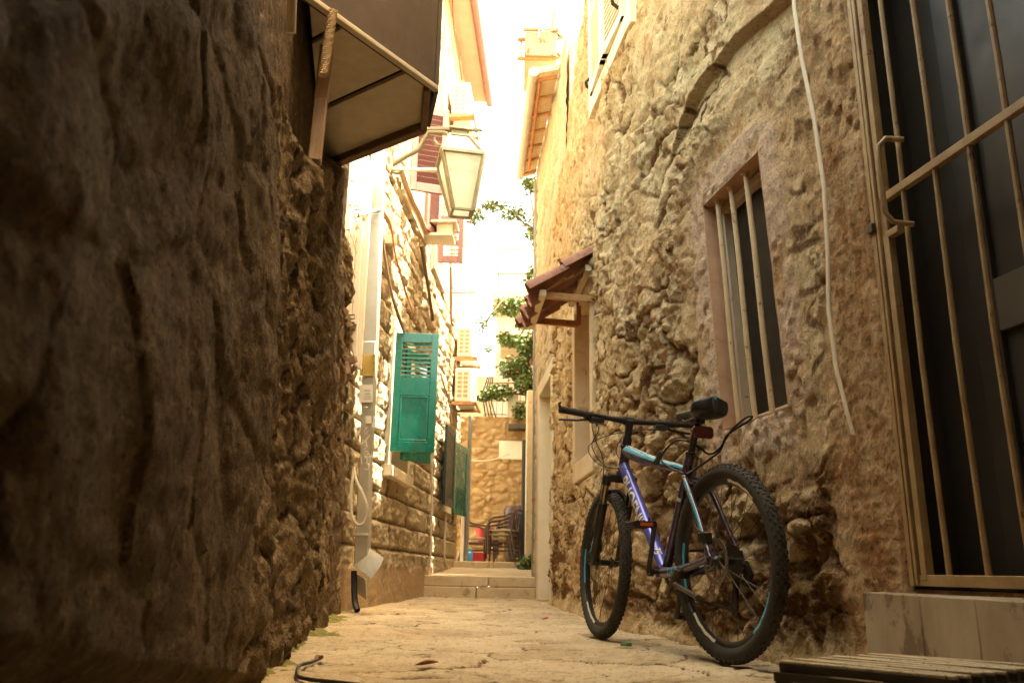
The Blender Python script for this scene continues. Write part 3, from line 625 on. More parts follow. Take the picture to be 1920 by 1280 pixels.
# ---- left: bright coursed limestone house
def lfar_pos(Y, z):
    zz = (z + .012 * fbm(Y * 1.5, z, 121, 2)) / .235; row = np.floor(zz + .25 * 0); fz = zz - row
    hh = .5 + 0 * fz
    xx = Y / .46 + hsh(row, row * 0, 122) * 9; ci = np.floor(xx)
    e0 = ci + .5 * (hsh(ci, row, 123) - .5); ci = np.where(xx < e0, ci - 1, ci); a = ci + .5 * (hsh(ci, row, 123) - .5); b = ci + 1 + .5 * (hsh(ci + 1, row, 123) - .5)
    i_ = hsh(ci, row, 124); dx = np.minimum(xx - a, b - xx) * .46; dz = np.minimum(fz, 1 - fz) * .235; d = np.minimum(dx, dz)
    jt = 1 - sst(.004, .014, d + .004 * fbm(Y * 20, z * 20, 125, 2)); body = sst(0, .035, d)
    h = .018 * body * (.4 + 1.1 * i_) + (.030 * fbm(Y * 6, z * 8, 126, 6, .7) + .020 * ridge(Y * 8, z * 13, 127, 5)) * body - .012 * jt
    pl = 1 - sst(.30, .34, z + .02 * fbm(Y * 3, z * 3, 128, 3))
    up = sst(3.6, 4.2, z + .5 * fbm(Y * 1.1, z * 1.1, 129, 3)); h = h * (1 - .65 * up)
    h = h * (1 - pl) + pl * (.030 + .006 * fbm(Y * 12, z * 12, 130, 4))
    near = sst(0, .05, rect_d(Y, z, *LW)); h = h * near
    n = wn('L2'); return -1.586 + .0625 * Y + n[0] * h, Y + n[1] * h, z, (np.clip(.6 * i_ + .4 * vn(Y * 4, z * 4, 131), 0, 1), np.clip(pl, 0, 1), np.clip(jt * (1 - pl), 0, 1))
LW = (7.45, 8.25, onw('L2', 720, 872)[2] + .02, onw('L2', 728, 622)[2] + .05)   # the window with teal shutters
f2 = thing('limestone_house', 'sunlit coursed limestone house on the left with teal and maroon shutters', 'house', (-1.586 + .0625 * 9, 9.0, 0))
sheet('wall', np.unique(np.concatenate([lin((5.9, .014), (9, .018), 12.62), LW[:2]])), np.unique(np.concatenate([lin((-.03, .013), (3.2, .02), (6, .05), 8.3), LW[2:]])), lfar_pos, None, M['lfar'], f2,
      hole=lambda U, V: (U > LW[0]) & (U < LW[1]) & (V > LW[2]) & (V < LW[3]) | ((U < 8.6) & (V > 6.0)), flip=False)
mb = MB(); mb.prism([(-1.586 + .0625 * y - .3, y, z) for y, z in ((5.95, 0), (5.95, 6.0), (8.6, 6.0), (8.6, 8.3), (12.6, 8.3), (12.6, 0))], (-4, 0, 0)); obj('house_body', mb, M['housebody'], f2, smooth=0)
mb = MB(); mb.prism([(-1.586 + .0625 * 12.6 + .02, 12.6, 0), (-1.586 + .0625 * 12.6 + .02, 12.6, 8.3), (-1.2, 12.6, 8.3), (-1.2, 12.6, 0)], (0, .04, 0)); obj('end_wall', mb, M['housebody'], f2, smooth=0)
L = lambda Y, z, o: wpos('L2', Y, z, o)
# eave with pink soffit
ze = at(905, 186, 12.4)[2]; xe = at(912, 186, 12.4)[0]
mb = MB(); mb.hexa([(-1.1, 8.5, ze), (-.86, 12.5, ze), (-.86, 12.5, ze + .1), (-1.1, 8.5, ze + .1)], [(xe - .24, 8.5, ze), (xe, 12.5, ze), (xe, 12.5, ze + .1), (xe - .24, 8.5, ze + .1)]); ev = obj('eave', mb, M['pinksoffit'], f2, smooth=0)
mb = MB(); mb.tube([(xe - .19, 8.5, ze - .0), (xe + .05, 12.55, ze)], .06, 12); obj('gutter', mb, M['pinkwood'], ev)
# teal shuttered window
mb = MB(); y0, y1, z0, z1 = LW
for a0, a1, b0, b1, pr in ((y0 - .15, y0, z0 - .02, z1 + .12, .05), (y1, y1 + .12, z0 - .02, z1 + .12, .05), (y0, y1, z1, z1 + .12, .05), (y0 - .18, y1 + .15, z0 - .12, z0 - .02, .09)):
    mb.hexa([L(a0, b0, pr), L(a1, b0, pr), L(a1, b1, pr), L(a0, b1, pr)], [L(a0, b0, -.2), L(a1, b0, -.2), L(a1, b1, -.2), L(a0, b1, -.2)])
tw = obj('shuttered_window', mb, M['palestone'], f2, bevel=.008)
mb = MB(); mb.hexa([L(y0, z0 - .02, -.15), L(y1, z0 - .02, -.15), L(y1, z1, -.15), L(y0, z1, -.15)], [L(y0, z0 - .02, -.17), L(y1, z0 - .02, -.17), L(y1, z1, -.17), L(y0, z1, -.17)]); obj('pane', mb, M['pane'], tw, smooth=0)
def shutter_leaf(name, mtl, parent, hinge, ang, w, h, t=.036, lou=(.55, .93), nsl=9, panel=True, slatmat=None, slat_w=.05, open_slats=True):
    """leaf standing from hinge; ang = direction of its width in plan (0 = +X)"""
    d = np.array([math.cos(ang), math.sin(ang), 0]); n = np.array([-d[1], d[0], 0]); H = np.array(hinge, float); ez_ = np.array([0, 0, 1.0])
    mb = MB(); pt = lambda x, z, y=0: H + d * x + ez_ * z + n * y
    fr_ = .062 if w > .3 else .045
    for x in (fr_ / 2, w - fr_ / 2): mb.bar(pt(x, 0), pt(x, h), fr_, t, up=n)
    rails = [0.045, h - .045] + ([lou[0] * h - .08] if panel else [])
    for z in (.045, h - .045): mb.bar(pt(fr_, z), pt(w - fr_, z), .09, t * .96, up=n)
    if panel:
        zc = lou[0] * h
        mb.bar(pt(fr_, zc - .085), pt(w - fr_, zc - .085), .17, t * .96, up=n)
        mb.bar(pt(fr_, (zc - .17 + .09) / 2), pt(w - fr_, (zc - .17 + .09) / 2), zc - .17 - .09, t * .45, up=n)
        q = (zc - .17 + .09) / 2; hh_ = (zc - .26) / 2 - .012
        for s_ in (1, -1):
            for za in (q - hh_, q + hh_): mb.bar(pt(fr_ + .01, za, s_ * t * .28), pt(w - fr_ - .01, za, s_ * t * .28), .014, .014, up=n)
            for xa in (fr_ + .012, w - fr_ - .012): mb.bar(pt(xa, q - hh_, s_ * t * .28), pt(xa, q + hh_, s_ * t * .28), .014, .014, up=n)
    lo = lou[0] * h if panel else .09
    o = obj(name, mb, mtl, parent, bevel=.003)
    mb = MB(); top = h - .09
    for k in range(nsl):
        z = lo + (k + .5) * (top - lo) / nsl
        tl_ = (n * .75 + ez_ * .55) if open_slats else (n * -.25 + ez_)
        mb.bar(pt(fr_ - .004, z), pt(w - fr_ + .004, z), .008 if open_slats else .012, slat_w, up=tl_)
    return o, mb
h1 = onw('L2', 737, 735, .07); zt, zb = at(742, 624, h1[1])[2], at(733, 846, h1[1])[2]
w1 = at(818, 740, h1[1])[0] - h1[0]
sh, sl_ = shutter_leaf('shutter', M['green'], tw, (h1[0], h1[1], zb), rad(3), w1, zt - zb, lou=(.62, .95), nsl=8, slat_w=.042)
V0 = len(sh.data.vertices)
def merge_into(o, mb, mt):      # slats belong to the leaf: same mesh
    off = np.zeros(3); q = o.parent
    while q is not None: off += np.array(q.location); q = q.parent
    import bmesh
    bm = bmesh.new(); bm.from_mesh(o.data); k = len(o.data.materials)
    o.data.materials.append(mt); vs = [bm.verts.new(np.array(v) - off) for v in mb.v]
    for f in mb.f: fc = bm.faces.new([vs[i] for i in f]); fc.material_index = k
    bm.to_mesh(o.data); bm.free()
merge_into(sh, sl_, M['green'])
h2 = onw('L2', 757, 760, .05)
sh, sl_ = shutter_leaf('shutter', M['green'], tw, (h2[0], h2[1], zb + .01), rad(52), w1, zt - zb, lou=(.62, .95), nsl=8, slat_w=.042); merge_into(sh, sl_, M['green'])
# maroon shuttered windows higher up, dark shutters further along
def window_block(Y0, Y1, z0, z1, mt=M['palestone']):
    mb = MB()
    for a0, a1, b0, b1 in ((Y0 - .1, Y0, z0 - .1, z1 + .1), (Y1, Y1 + .1, z0 - .1, z1 + .1), (Y0, Y1, z1, z1 + .1), (Y0, Y1, z0 - .1, z0)):
        mb.hexa([L(a0, b0, .05), L(a1, b0, .05), L(a1, b1, .05), L(a0, b1, .05)], [L(a0, b0, -.01), L(a1, b0, -.01), L(a1, b1, -.01), L(a0, b1, -.01)])
    mb.hexa([L(Y0, z0, .035), L(Y1, z0, .035), L(Y1, z1, .035), L(Y0, z1, .035)], [L(Y0, z0, -.01), L(Y1, z0, -.01), L(Y1, z1, -.01), L(Y0, z1, -.01)])
    return mb
hm = onw('L2', 772, 280, .07)
zt, zb = at(785, 196, hm[1])[2], at(785, 356, hm[1])[2]; wmr = at(838, 280, hm[1])[0] - hm[0]
uw2 = obj('shuttered_window', window_block(hm[1] + .02, hm[1] + .95, zb, zt), M['palestone'], f2, smooth=0)
sh, sl_ = shutter_leaf('shutter', M['pinkwood'], uw2, (hm[0], hm[1], zb), rad(18), wmr * 1.03, zt - zb, panel=False, nsl=13, slat_w=.085, open_slats=False); merge_into(sh, sl_, M['maroon'])
sh, sl_ = shutter_leaf('shutter', M['pinkwood'], uw2, tuple(L(hm[1] + .98, zb, .07)), rad(70), wmr * 1.0, zt - zb, panel=False, nsl=13, slat_w=.085, open_slats=False); merge_into(sh, sl_, M['maroon'])
hm = onw('L2', 822, 470, .07); zt, zb = at(830, 405, hm[1])[2], at(822, 492, hm[1])[2]; wmr = at(868, 470, hm[1])[0] - hm[0]
uw3 = obj('shuttered_window', window_block(hm[1] + .02, hm[1] + .8, zb, zt), M['palestone'], f2, smooth=0)
sh, sl_ = shutter_leaf('shutter', M['pinkwood'], uw3, (hm[0], hm[1], zb), rad(2), wmr, zt - zb, panel=False, nsl=8, slat_w=.03); merge_into(sh, sl_, M['pinkwood'])
ya, yb3 = onw('L2', 826, 870, .04)[1], onw('L2', 848, 870, .04)[1]; zt, zb = at(826, 795, ya)[2], at(826, 945, ya)[2]
dw = obj('shuttered_window', window_block(ya + .5, ya + 1.1, zb + .05, zt - .05), M['palestone'], f2, smooth=0)
ang = math.atan2(1, .0625)
sh, sl_ = shutter_leaf('shutter', M['dkgreen'], dw, tuple(L(ya - .02, zb, .10)), ang - rad(3), .62, zt - zb, panel=False, nsl=24, slat_w=.05, open_slats=False); merge_into(sh, sl_, M['dkgreen'])
sh, sl_ = shutter_leaf('shutter', M['green'], dw, tuple(L(ya + 1.12, zb - .04, .07)), ang - rad(9), .66, zt - zb - .02, panel=False, nsl=22, slat_w=.05, open_slats=False); merge_into(sh, sl_, M['green'])

# ---- steps, landing, terrace, back wall
mb = MB()
for x0, x1, z0, z1, y in ((-1.02, -.36, -.05, .118, 9.70), (-.352, .33, -.05, .118, 9.705), (-1.02, -.22, .121, .238, 9.715), (-.212, .33, .121, .238, 9.712)):
    mb.box2((x0, y, z0), (x1, y + .35, z1))
struct(obj('steps', mb, M['stepstone'], bevel=.012))
def land_pos(X, Y):
    t = (Y - 10.05) / 2.3; return X, Y, .236 + .10 * np.clip(t, -.2, 1) + .008 * fbm(X * 5, Y * 5, 141, 4), (vn(X * 3, Y * 3, 142), 0 * X + .3, sst(.8, .9, ridge(X * 1.2, Y * 4, 143, 3)))
struct(sheet('landing', lin((-1.1, .03), .5), lin((9.98, .03), 12.42), land_pos, None, M['pave'], base=(0, 0, 0)))
mb = MB(); mb.box2((-1.0, 12.35, .2), (-.22, 12.8, .425)); mb.box2((-.212, 12.353, .2), (.34, 12.8, .424)); mb.box2((-2.5, 12.8, .2), (2.0, 15.5, .42)); struct(obj('terrace', mb, M['stepstone'], bevel=.012))
def back_pos(X, z):
    f1, f2, i_, cx, cy = voro((X + .10 * fbm(X * 4, z * 4, 151, 3)) / .21, (z + .07 * fbm(X * 4, z * 4, 152, 3)) / .115, 155, .95); e = f2 - f1
    h = .055 * sst(.05, .55, e) * (.2 + i_) + .022 * fbm(X * 9, z * 9, 153, 5)
    return X, 14.7 - h, z, (np.clip(i_, 0, 1), 0 * X, (1 - sst(.06, .4, e)) * .8)
sw = thing('stone_wall', 'golden rubble stone wall closing the end of the alley', 'wall', (-.4, 14.7, .4))
sheet('wall', lin((-1.6, .02), .62), lin((.4, .02), 2.98), back_pos, None, M['bwall'], sw, flip=False)
mb = MB(); mb.box2((-1.6, 14.72, .4), (.62, 15.1, 2.97)); obj('wall_core', mb, M['housebody'], sw, smooth=0)
ch_ = thing('shade_house', 'plain house block added beside the terrace to shade the end of the alley', 'house', (2, 13, 0))
mb = MB(); mb.box2((.46, 10.3, 0), (4, 16.4, 4.4)); obj('wall', mb, M['housebody'], ch_, smooth=0)  # added house block, mostly hidden, keeps the sun off terrace and back wall
mb = MB(); mb.box2((.36, 10.2, 4.4), (4, 16.5, 4.5)); obj('roof', mb, M['tile'], ch_, smooth=0)
# ---- added roof and end wall, unseen over and behind the camera, darken the foreground
mb = MB(); mb.box2((-2.2, -5.2, 2.95), (2.6, 1.3, 3.25)); mb.box2((-2.4, -5.4, -.05), (2.8, -5.1, 3.2)); struct(obj('shade_roof', mb, M['housebody'], smooth=0))
# ================================================================== OBJECTS
# ---- bicycle (local: x right, y forward from the rear axle's ground point, z up)
bk = thing('mountain_bike', 'violet and black mountain bike with cyan trim leaning by the rough stone wall', 'bicycle', (.7733, 3.0323, 0), rad(17.7)); bk.rotation_euler = (0, rad(.8), rad(17.7))
V3 = lambda s, h, x=0.0: np.array([x, s, h])
RW = .345
SA = V3(-.358, .934) / np.linalg.norm(V3(-.358, .934)); ST0 = V3(1.01, .33)      # steering axis
def steer(p, ang=rad(-7.0)):
    p = np.array(p, float) - ST0; c, s = math.cos(ang), math.sin(ang)
    return p * c + np.cross(SA, p) * s + SA * (SA @ p) * (1 - c) + ST0
def steer_mb(mb): mb.v = [tuple(steer(v)) for v in mb.v]; return mb
bo = lambda name, mb, mt, par=None, bevel=0, smooth=40: obj(name, mb, mt, par or bk, world=False, bevel=bevel, smooth=smooth)
def wheel(cx, front):
    c = V3(cx, RW); fix = steer_mb if front else (lambda m_: m_)
    ax = (1, 0, 0)
    # rim
    mb = MB(); mb.lathe([(.292, -.012), (.296, -.013), (.2965, -.010), (.284, -.0085), (.276, -.006), (.270, 0), (.276, .006), (.284, .0085), (.2965, .010), (.296, .013), (.292, .012), (.286, 0)], c, ax, 72, True)
    w = bo('wheel', fix(mb), M['black'])
    # tyre
    mb = MB(); prof = []
    for k in range(15):
        a = rad(-152 + 304 * k / 14); prof.append((.316 + .0265 * math.cos(a), .0265 * math.sin(a)))
    mb.lathe(prof, c, ax, 96, True); 
    nk = 76       # tread blocks
    for k in range(nk):
        for (off, lat, da, wid) in ((0, 0, 0, .012), (.5, .011, 22, .010), (.5, -.011, -22, .010), (0, .0205, 50, .009), (0, -.0205, -50, .009)):
            a = 2 * math.pi * (k + off) / nk; rr = .316 + .0272 * math.cos(rad(da)); lx = .0272 * math.sin(rad(da)); rdir = np.array([0, math.cos(a), math.sin(a)]); tdir = np.array([0, -math.sin(a), math.cos(a)])
            nrm = rdir * math.cos(rad(da)) + np.array([1, 0, 0]) * math.sin(rad(da)); sd = np.cross(nrm, tdir); p = c + rdir * rr + np.array([lx, 0, 0])
            q = lambda e, sc: [p + tdir * .0070 * i * sc + sd * wid / 2 * j * sc + nrm * e for i, j in ((1, 1), (-1, 1), (-1, -1), (1, -1))]
            mb.hexa(q(-.002, 1.0), q(.0024, .82))
    bo('tyre', fix(mb), M['rubber'], w)
    mb = MB(); mb.lathe([(.010, -.056), (.026, -.036), (.027, -.031), (.015, -.026), (.014, .024), (.027, .030), (.026, .036), (.010, .056)], c, ax, 24); bo('hub', fix(mb), M['black'], w)
    # disc rotor on the left
    mb = MB(); xd = -.042
    mb.lathe([(.081, xd - .001), (.064, xd - .001), (.064, xd + .001), (.081, xd + .001)], c, ax, 48, True)
    for k in range(6):
        a = k * math.pi / 3; mb.bar(c + np.array([xd, .02 * math.cos(a), .02 * math.sin(a)]), c + np.array([xd, .068 * math.cos(a + .5), .068 * math.sin(a + .5)]), .002, .007, up=(0, -math.sin(a), math.cos(a)))
    bo('brake_disc', fix(mb), M['alloy'], w)
    for k in range(32):
        sgn = 1 if k % 2 else -1; a0 = 2 * math.pi * k / 32; lead = (.42 if (k // 2) % 2 else -.42); a1 = a0 + lead
        p0 = c + np.array([sgn * .031, .025 * math.cos(a1), .025 * math.sin(a1)]); p1 = c + np.array([sgn * .002, .277 * math.cos(a0), .277 * math.sin(a0)])
        mb = MB(); mb.tube([p0, p1], .0011, 5); bo('spoke', fix(mb), M['steel'], w)
    for a_, mt in ((100, 'wdecal'), (-75, 'wdecal'), (200, 'cyan'), (-20, 'cyan')):
        for sg in (1, -1):
            mb = MB()
            for j in range(10):
                pass
            a0, a1 = rad(a_), rad(a_ + 34); n = 10; vs = []
            for j in range(n + 1):
                a = a0 + (a1 - a0) * j / n; wv = .002 * math.sin(j * 1.9)
                for r_, x_ in ((.290 + wv, .0119), (.2795 + wv * .5, .0086)): vs.append(c + np.array([sg * x_ * 1.06, r_ * math.cos(a), r_ * math.sin(a)]))
            mb.add(vs, [(j * 2, j * 2 + 1, j * 2 + 3, j * 2 + 2) for j in range(n)]); bo('rim_decal', fix(mb), M[mt], w)
    if front: mb = MB(); mb.box(c + np.array([.004, -.2, .05]), (.03, .01, .02))
    return w
rwh = wheel(0, False); fwh = wheel(1.08, True)
# cassette and chainrings
mb = MB()
for k, r_ in enumerate((.056, .049, .042, .036, .030)): mb.lathe([(r_, .028 + k * .005), (r_, .030 + k * .005), (.018, .030 + k * .005), (.018, .028 + k * .005)], V3(0, RW), (1, 0, 0), 28, True)
mb.lathe([(.060, .0255), (.060, .0265), (.02, .0265), (.02, .0255)], V3(0, RW), (1, 0, 0), 28, True)
bo('cassette', mb, M['steel'])
# frame
mb = MB(); X1 = (1, 0, 0)
HT, HB = V3(.806, .868), V3(.852, .738); BB = V3(.45, .305)
mb.tube([HT, HB], .0235, 20); mb.tube([HT + (HT - HB) * .02, HT + (HT - HB) * -.1], .028, 20); mb.tube([HB + (HT - HB) * .1, HB], .030, 20)
TT = [V3(.808, .840), V3(.752, .826), V3(.60, .780), V3(.44, .737), V3(.32, .712), V3(.236, .690)]
TR = [(.022, .034), (.0225, .032), (.021, .027), (.019, .021), (.017, .018), (.016, .017)]
mb.tube(TT, TR, 20, side=X1)
SEAT = [BB, V3(.345, .512), V3(.232, .735)]; mb.tube(SEAT, [.0185, .0165, .0175], 18, side=X1)
mb.tube([V3(.262, .690), V3(.222, .752)], .0195, 18)
mb.lathe([(.023, -.037), (.023, .037)], BB, X1, 20)
for s_ in (-1, 1):
    mb.tube([V3(.425, .302, s_ * .030), V3(.33, .304, s_ * .040), V3(.18, .322, s_ * .052), V3(.01, .352, s_ * .064)], [(.011, .021), (.011, .019), (.0095, .015), (.009, .012)], 14, side=X1)
    mb.tube([V3(.252, .672, s_ * .014), V3(.205, .650, s_ * .036), V3(.150, .592, s_ * .050), V3(.085, .492, s_ * .053), V3(.03, .400, s_ * .060), V3(-.002, .355, s_ * .064)], [.010, .0105, .0105, .0095, .0095, .010], 14, side=X1)
    mb.prism([V3(.02, .33, s_ * .067), V3(.025, .375, s_ * .067), V3(-.005, .385, s_ * .067), V3(-.018, .345, s_ * .067), V3(-.008, .325, s_ * .067)], (-s_ * .007, 0, 0))
mb.tube([V3(.175, .628, -.045), V3(.175, .628, .045)], .008, 10)
frm = bo('frame', mb, M['framedark'])
DT = [V3(.835, .775), V3(.70, .612), V3(.57, .455), V3(.458, .322)]; DR = [(.0235, .031), (.0245, .029), (.026, .026), (.030, .019)]
mb = MB(); mb.tube(DT, DR, 28, side=X1); dtb = bo('down_tube', mb, M['violet'], frm)
# decals lie on the tubes
def sector(path, R_, a0, a1, mt, par, n=8, grow=.0009, name='decal'):
    mb = MB(); mb.tube(path, [(r[0] + grow, r[1] + grow) if hasattr(r, '__len__') else (r + grow, r + grow) for r in R_], n, side=X1, a0=a0, a1=a1); return bo(name, mb, M[mt], par)
pi = math.pi
def lerp_path(P_, R_, ts):
    n = len(P_) - 1; out = []; ro = []
    for t in ts:
        i = min(int(t * n), n - 1); f = t * n - i
        out.append(P_[i] * (1 - f) + P_[i + 1] * f); a = np.array(R_[i] if hasattr(R_[i], '__len__') else (R_[i],) * 2, float); b = np.array(R_[i + 1] if hasattr(R_[i + 1], '__len__') else (R_[i + 1],) * 2, float); ro.append(tuple(a * (1 - f) + b * f))
    return out, ro
# which way the angle runs: e2 = t x e1; find the angle of "up" for each tube
def up_ang(P_):
    t = P_[-1] - P_[0]; t = t / np.linalg.norm(t); e2 = np.cross(t, np.array(X1, float)); return 1 if e2[2] > 0 else -1
u_ = up_ang(TT)
p_, r_ = lerp_path(TT, TR, np.linspace(.06, .93, 12)); sector(p_, r_, pi - u_ * .15, pi - u_ * .95, 'cyan', frm)
p_, r_ = lerp_path(TT, TR, np.linspace(.12, .85, 12)); sector(p_, r_, pi - u_ * 1.08, pi - u_ * 1.22, 'wdecal', frm)
for k in range(3):
    p_, r_ = lerp_path(TT, TR, np.linspace(.0 + .025 * k, .012 + .025 * k, 3)); sector(p_, r_, pi - u_ * 1.3, pi - u_ * .2, 'wdecal', frm)
for s_ in (-1,):
    SS = [V3(.205, .650, s_ * .036), V3(.150, .592, s_ * .050), V3(.085, .492, s_ * .053), V3(.03, .400, s_ * .060)]; SR = [.0105, .0105, .0095, .0095]; us = up_ang(SS)
    p_, r_ = lerp_path(SS, SR, np.linspace(.05, .95, 10)); sector(p_, r_, pi - us * .9, pi + us * .35, 'cyan', frm)
    p_, r_ = lerp_path(SS, SR, np.linspace(.35, .9, 8)); sector(p_, r_, pi - us * 1.25, pi - us * 1.0, 'wdecal', frm)
    p_, r_ = lerp_path(SS, SR, np.linspace(.2, .85, 8)); sector(p_, r_, pi - us * .25, pi - us * .05, 'framedark', frm, grow=.0016)
p_, r_ = lerp_path(SEAT[1:], [.0165, .0175], np.linspace(.30, .36, 3)); sector(p_, r_, pi - 1, pi + 1, 'wdecal', frm)
def text_on(s, size, P_, R_, t0, a_c, mt, par, shear=0.0, name='lettering', flip=1, wide=1.0):
    """wrap letters round a tube: reading direction along the path from fraction t0, letter tops towards the tube's upper side"""
    v, f = text_mesh(s, size); L_ = sum(np.linalg.norm(P_[i + 1] - P_[i]) for i in range(len(P_) - 1)); us = up_ang(P_)
    out = []
    for (x, y, z) in v:
        x = (x + shear * y) * wide
        (p,), (r,) = lerp_path(P_, R_, [min(.999, max(0, t0 + x / L_))])
        t = P_[-1] - P_[0]; t = t / np.linalg.norm(t); e1 = np.array(X1, float) - t * t[0]; e1 /= np.linalg.norm(e1); e2 = np.cross(t, e1)
        a = pi - us * (a_c + (y - size * .35) / (.5 * (r[0] + r[1]))); out.append(p + e1 * (r[0] + .0016) * math.cos(a) + e2 * (r[1] + .0016) * math.sin(a))
    mb = MB(); mb.add(out, f); return bo(name, mb, M[mt], par, smooth=0)
text_on('PHOENIX', .080, DT, DR, .12, -.22, 'wdecal', dtb, wide=.86)
text_on('75', .042, DT, DR, .82, 1.0, 'wdecal', dtb, .3)
CSL = [V3(.425, .302, -.030), V3(.33, .304, -.040), V3(.18, .322, -.052), V3(.01, .352, -.064)]; CSR = [(.011, .021), (.011, .019), (.0095, .015), (.009, .012)]
text_on('KAIE', .036, CSL, CSR, .27, .05, 'cyan', frm, .3, wide=1.25)
for t in (.56, .70):
    (p,), (r,) = lerp_path(DT, DR, [t]); t_ = DT[-1] - DT[0]; t_ /= np.linalg.norm(t_); up_ = np.cross(np.array(X1, float), t_); up_ *= np.sign(up_[2]); mb = MB(); mb.tube([p + up_ * r[1], p + up_ * (r[1] + .006)], .005, 8); bo('bottle_bolt', mb, M['black'], dtb)
mb = MB(); q = V3(.30, .60) + V3(.02, .012); mb.tube([q, q + V3(.012, .006)], .005, 8); bo('bottle_bolt', mb, M['black'], frm)
# fork
mb = MB(); AX = V3(1.08, RW)
cr = V3(.862, .722)
mb.bar(cr + V3(.0, .0, -.062), cr + V3(0, 0, .062), .042, .034, up=SA)
for s_ in (-1, 1):
    mb.tube([cr + V3(.028, -.012, s_ * .062) - SA * .02, cr + V3(.028, -.012, s_ * .062) + SA * .026], .021, 16)
mb.tube([HB + SA * -.018, HB], .028, 18)
fk = bo('fork', steer_mb(mb), M['black'])
FD = V3(1.045, .350) - (cr + V3(.028, -.012)); 
for s_ in (-1, 1):
    top = cr + V3(.028, -.012, s_ * .062); bot = V3(1.045, .352, s_ * .062)
    mb = MB(); mb.tube([top, top * .55 + bot * .45], .0150, 16); bo('stanchion', steer_mb(mb), M['chrome'], fk)
    mid = top * .72 + bot * .28; mb = MB(); mb.tube([mid, mid * .97 + bot * .03, mid * .5 + bot * .5, bot * .92 + mid * .08, V3(1.066, .345, s_ * .060), V3(1.088, .338, s_ * .060)], [.0215, .0225, .021, .019, .016, .013], 16)
    lg = bo('fork_leg', steer_mb(mb), M['black'], fk)
    if s_ < 0:
        mb = MB(); q0 = mid * .42 + bot * .58; d_ = (bot - mid) / np.linalg.norm(bot - mid); mb.add([q0 + V3(-.012, .0, -.0218), q0 + d_ * .05 + V3(-.006, 0, -.0212), q0 + d_ * .11 + V3(.006, 0, -.0202), q0 + d_ * .045 + V3(.010, 0, -.0212)], [(0, 1, 2, 3)]); bo('decal', steer_mb(mb), M['cyan'], lg, smooth=0)
bt = [cr + V3(.028, -.012, s) * 1.0 for s in (-.062, .062)]
br0 = (bt[0] * .70 + V3(1.045, .352, -.062) * .30); br1 = br0 * np.array([-1, 1, 1])
mb = MB(); mb.tube([br0, br0 + V3(.03, .045, .008), br0 + V3(.035, .07, .035), br1 + V3(.035, .07, -.035), br1 + V3(.03, .045, -.008), br1], .013, 12); bo('fork_brace', steer_mb(mb), M['black'], fk)
mb = MB(); mb.box(V3(1.045, .42, -.045), (.03, .045, .06)); mb.tube([V3(1.08, .345, -.085), V3(1.08, .345, .085)], .009, 12); mb.tube([V3(1.08, .345, -.088), V3(1.05, .37, -.092), V3(1.02, .385, -.09)], .006, 8); bo('front_caliper', steer_mb(mb), M['black'], fk, bevel=.006)
# stem, handlebar
HC = V3(.794, .982)
ste = HT + SA * .095
mb = MB(); mb.tube([HT, HT + SA * .035, HT + SA * .04, HT + SA * .12], [.021, .021, .0175, .0175], 18); mb.tube([ste, ste * .4 + HC * .6, HC], [.019, .016, .017], 14); mb.tube([HC + V3(0, 0, -.024), HC + V3(0, 0, .024)], .0205, 16)
sm_ = bo('stem', steer_mb(mb), M['black'])
mb = MB(); pts_ = [(-.335, -.03, .012), (-.2, -.014, .008), (-.09, -.002, .002), (-.03, 0, 0), (.03, 0, 0), (.09, -.002, .002), (.2, -.014, .008), (.335, -.03, .012)]
mb.tube([HC + V3(b, c, a) for a, b, c in pts_], [.011, .011, .0125, .0155, .0155, .0125, .011, .011], 14); hb = bo('handlebar', steer_mb(mb), M['black'])
for s_ in (-1, 1):
    a = HC + V3(-.013, .0075, s_ * .205); b = HC + V3(-.03, .012, s_ * .338)
    mb = MB(); mb.tube([a, a * .93 + b * .07, a * .9 + b * .1, b * .95 + a * .05, b], [.019, .019, .0165, .0165, .019], 16); bo('grip', steer_mb(mb), M['rubber'], hb)
    mb = MB(); c0 = HC + V3(-.010, .006, s_ * .185); mb.tube([c0 + V3(0, 0, -s_ * .012), c0 + V3(0, 0, s_ * .012)], .017, 12); mb.box(c0 + V3(.028, -.012, s_ * -.005), (.055, .035, .022)); mb.box(c0 + V3(-.004, -.024, s_ * -.03), (.06, .045, .022))
    mb.tube([c0 + V3(.03, -.015, s_ * .01), c0 + V3(.045, -.022, s_ * .05), c0 + V3(.042, -.028, s_ * .14)], [.007, .006, .006], 8); bo('brake_lever', steer_mb(mb), M['black'], hb, bevel=.004)
b = HC + V3(-.03, .012, -.338); mb = MB(); mb.tube([b, b + V3(0, .03, -.004), b + V3(0.002, .034, .004)], .006, 8); bo('bar_end_ring', steer_mb(mb), M['steel'], hb)
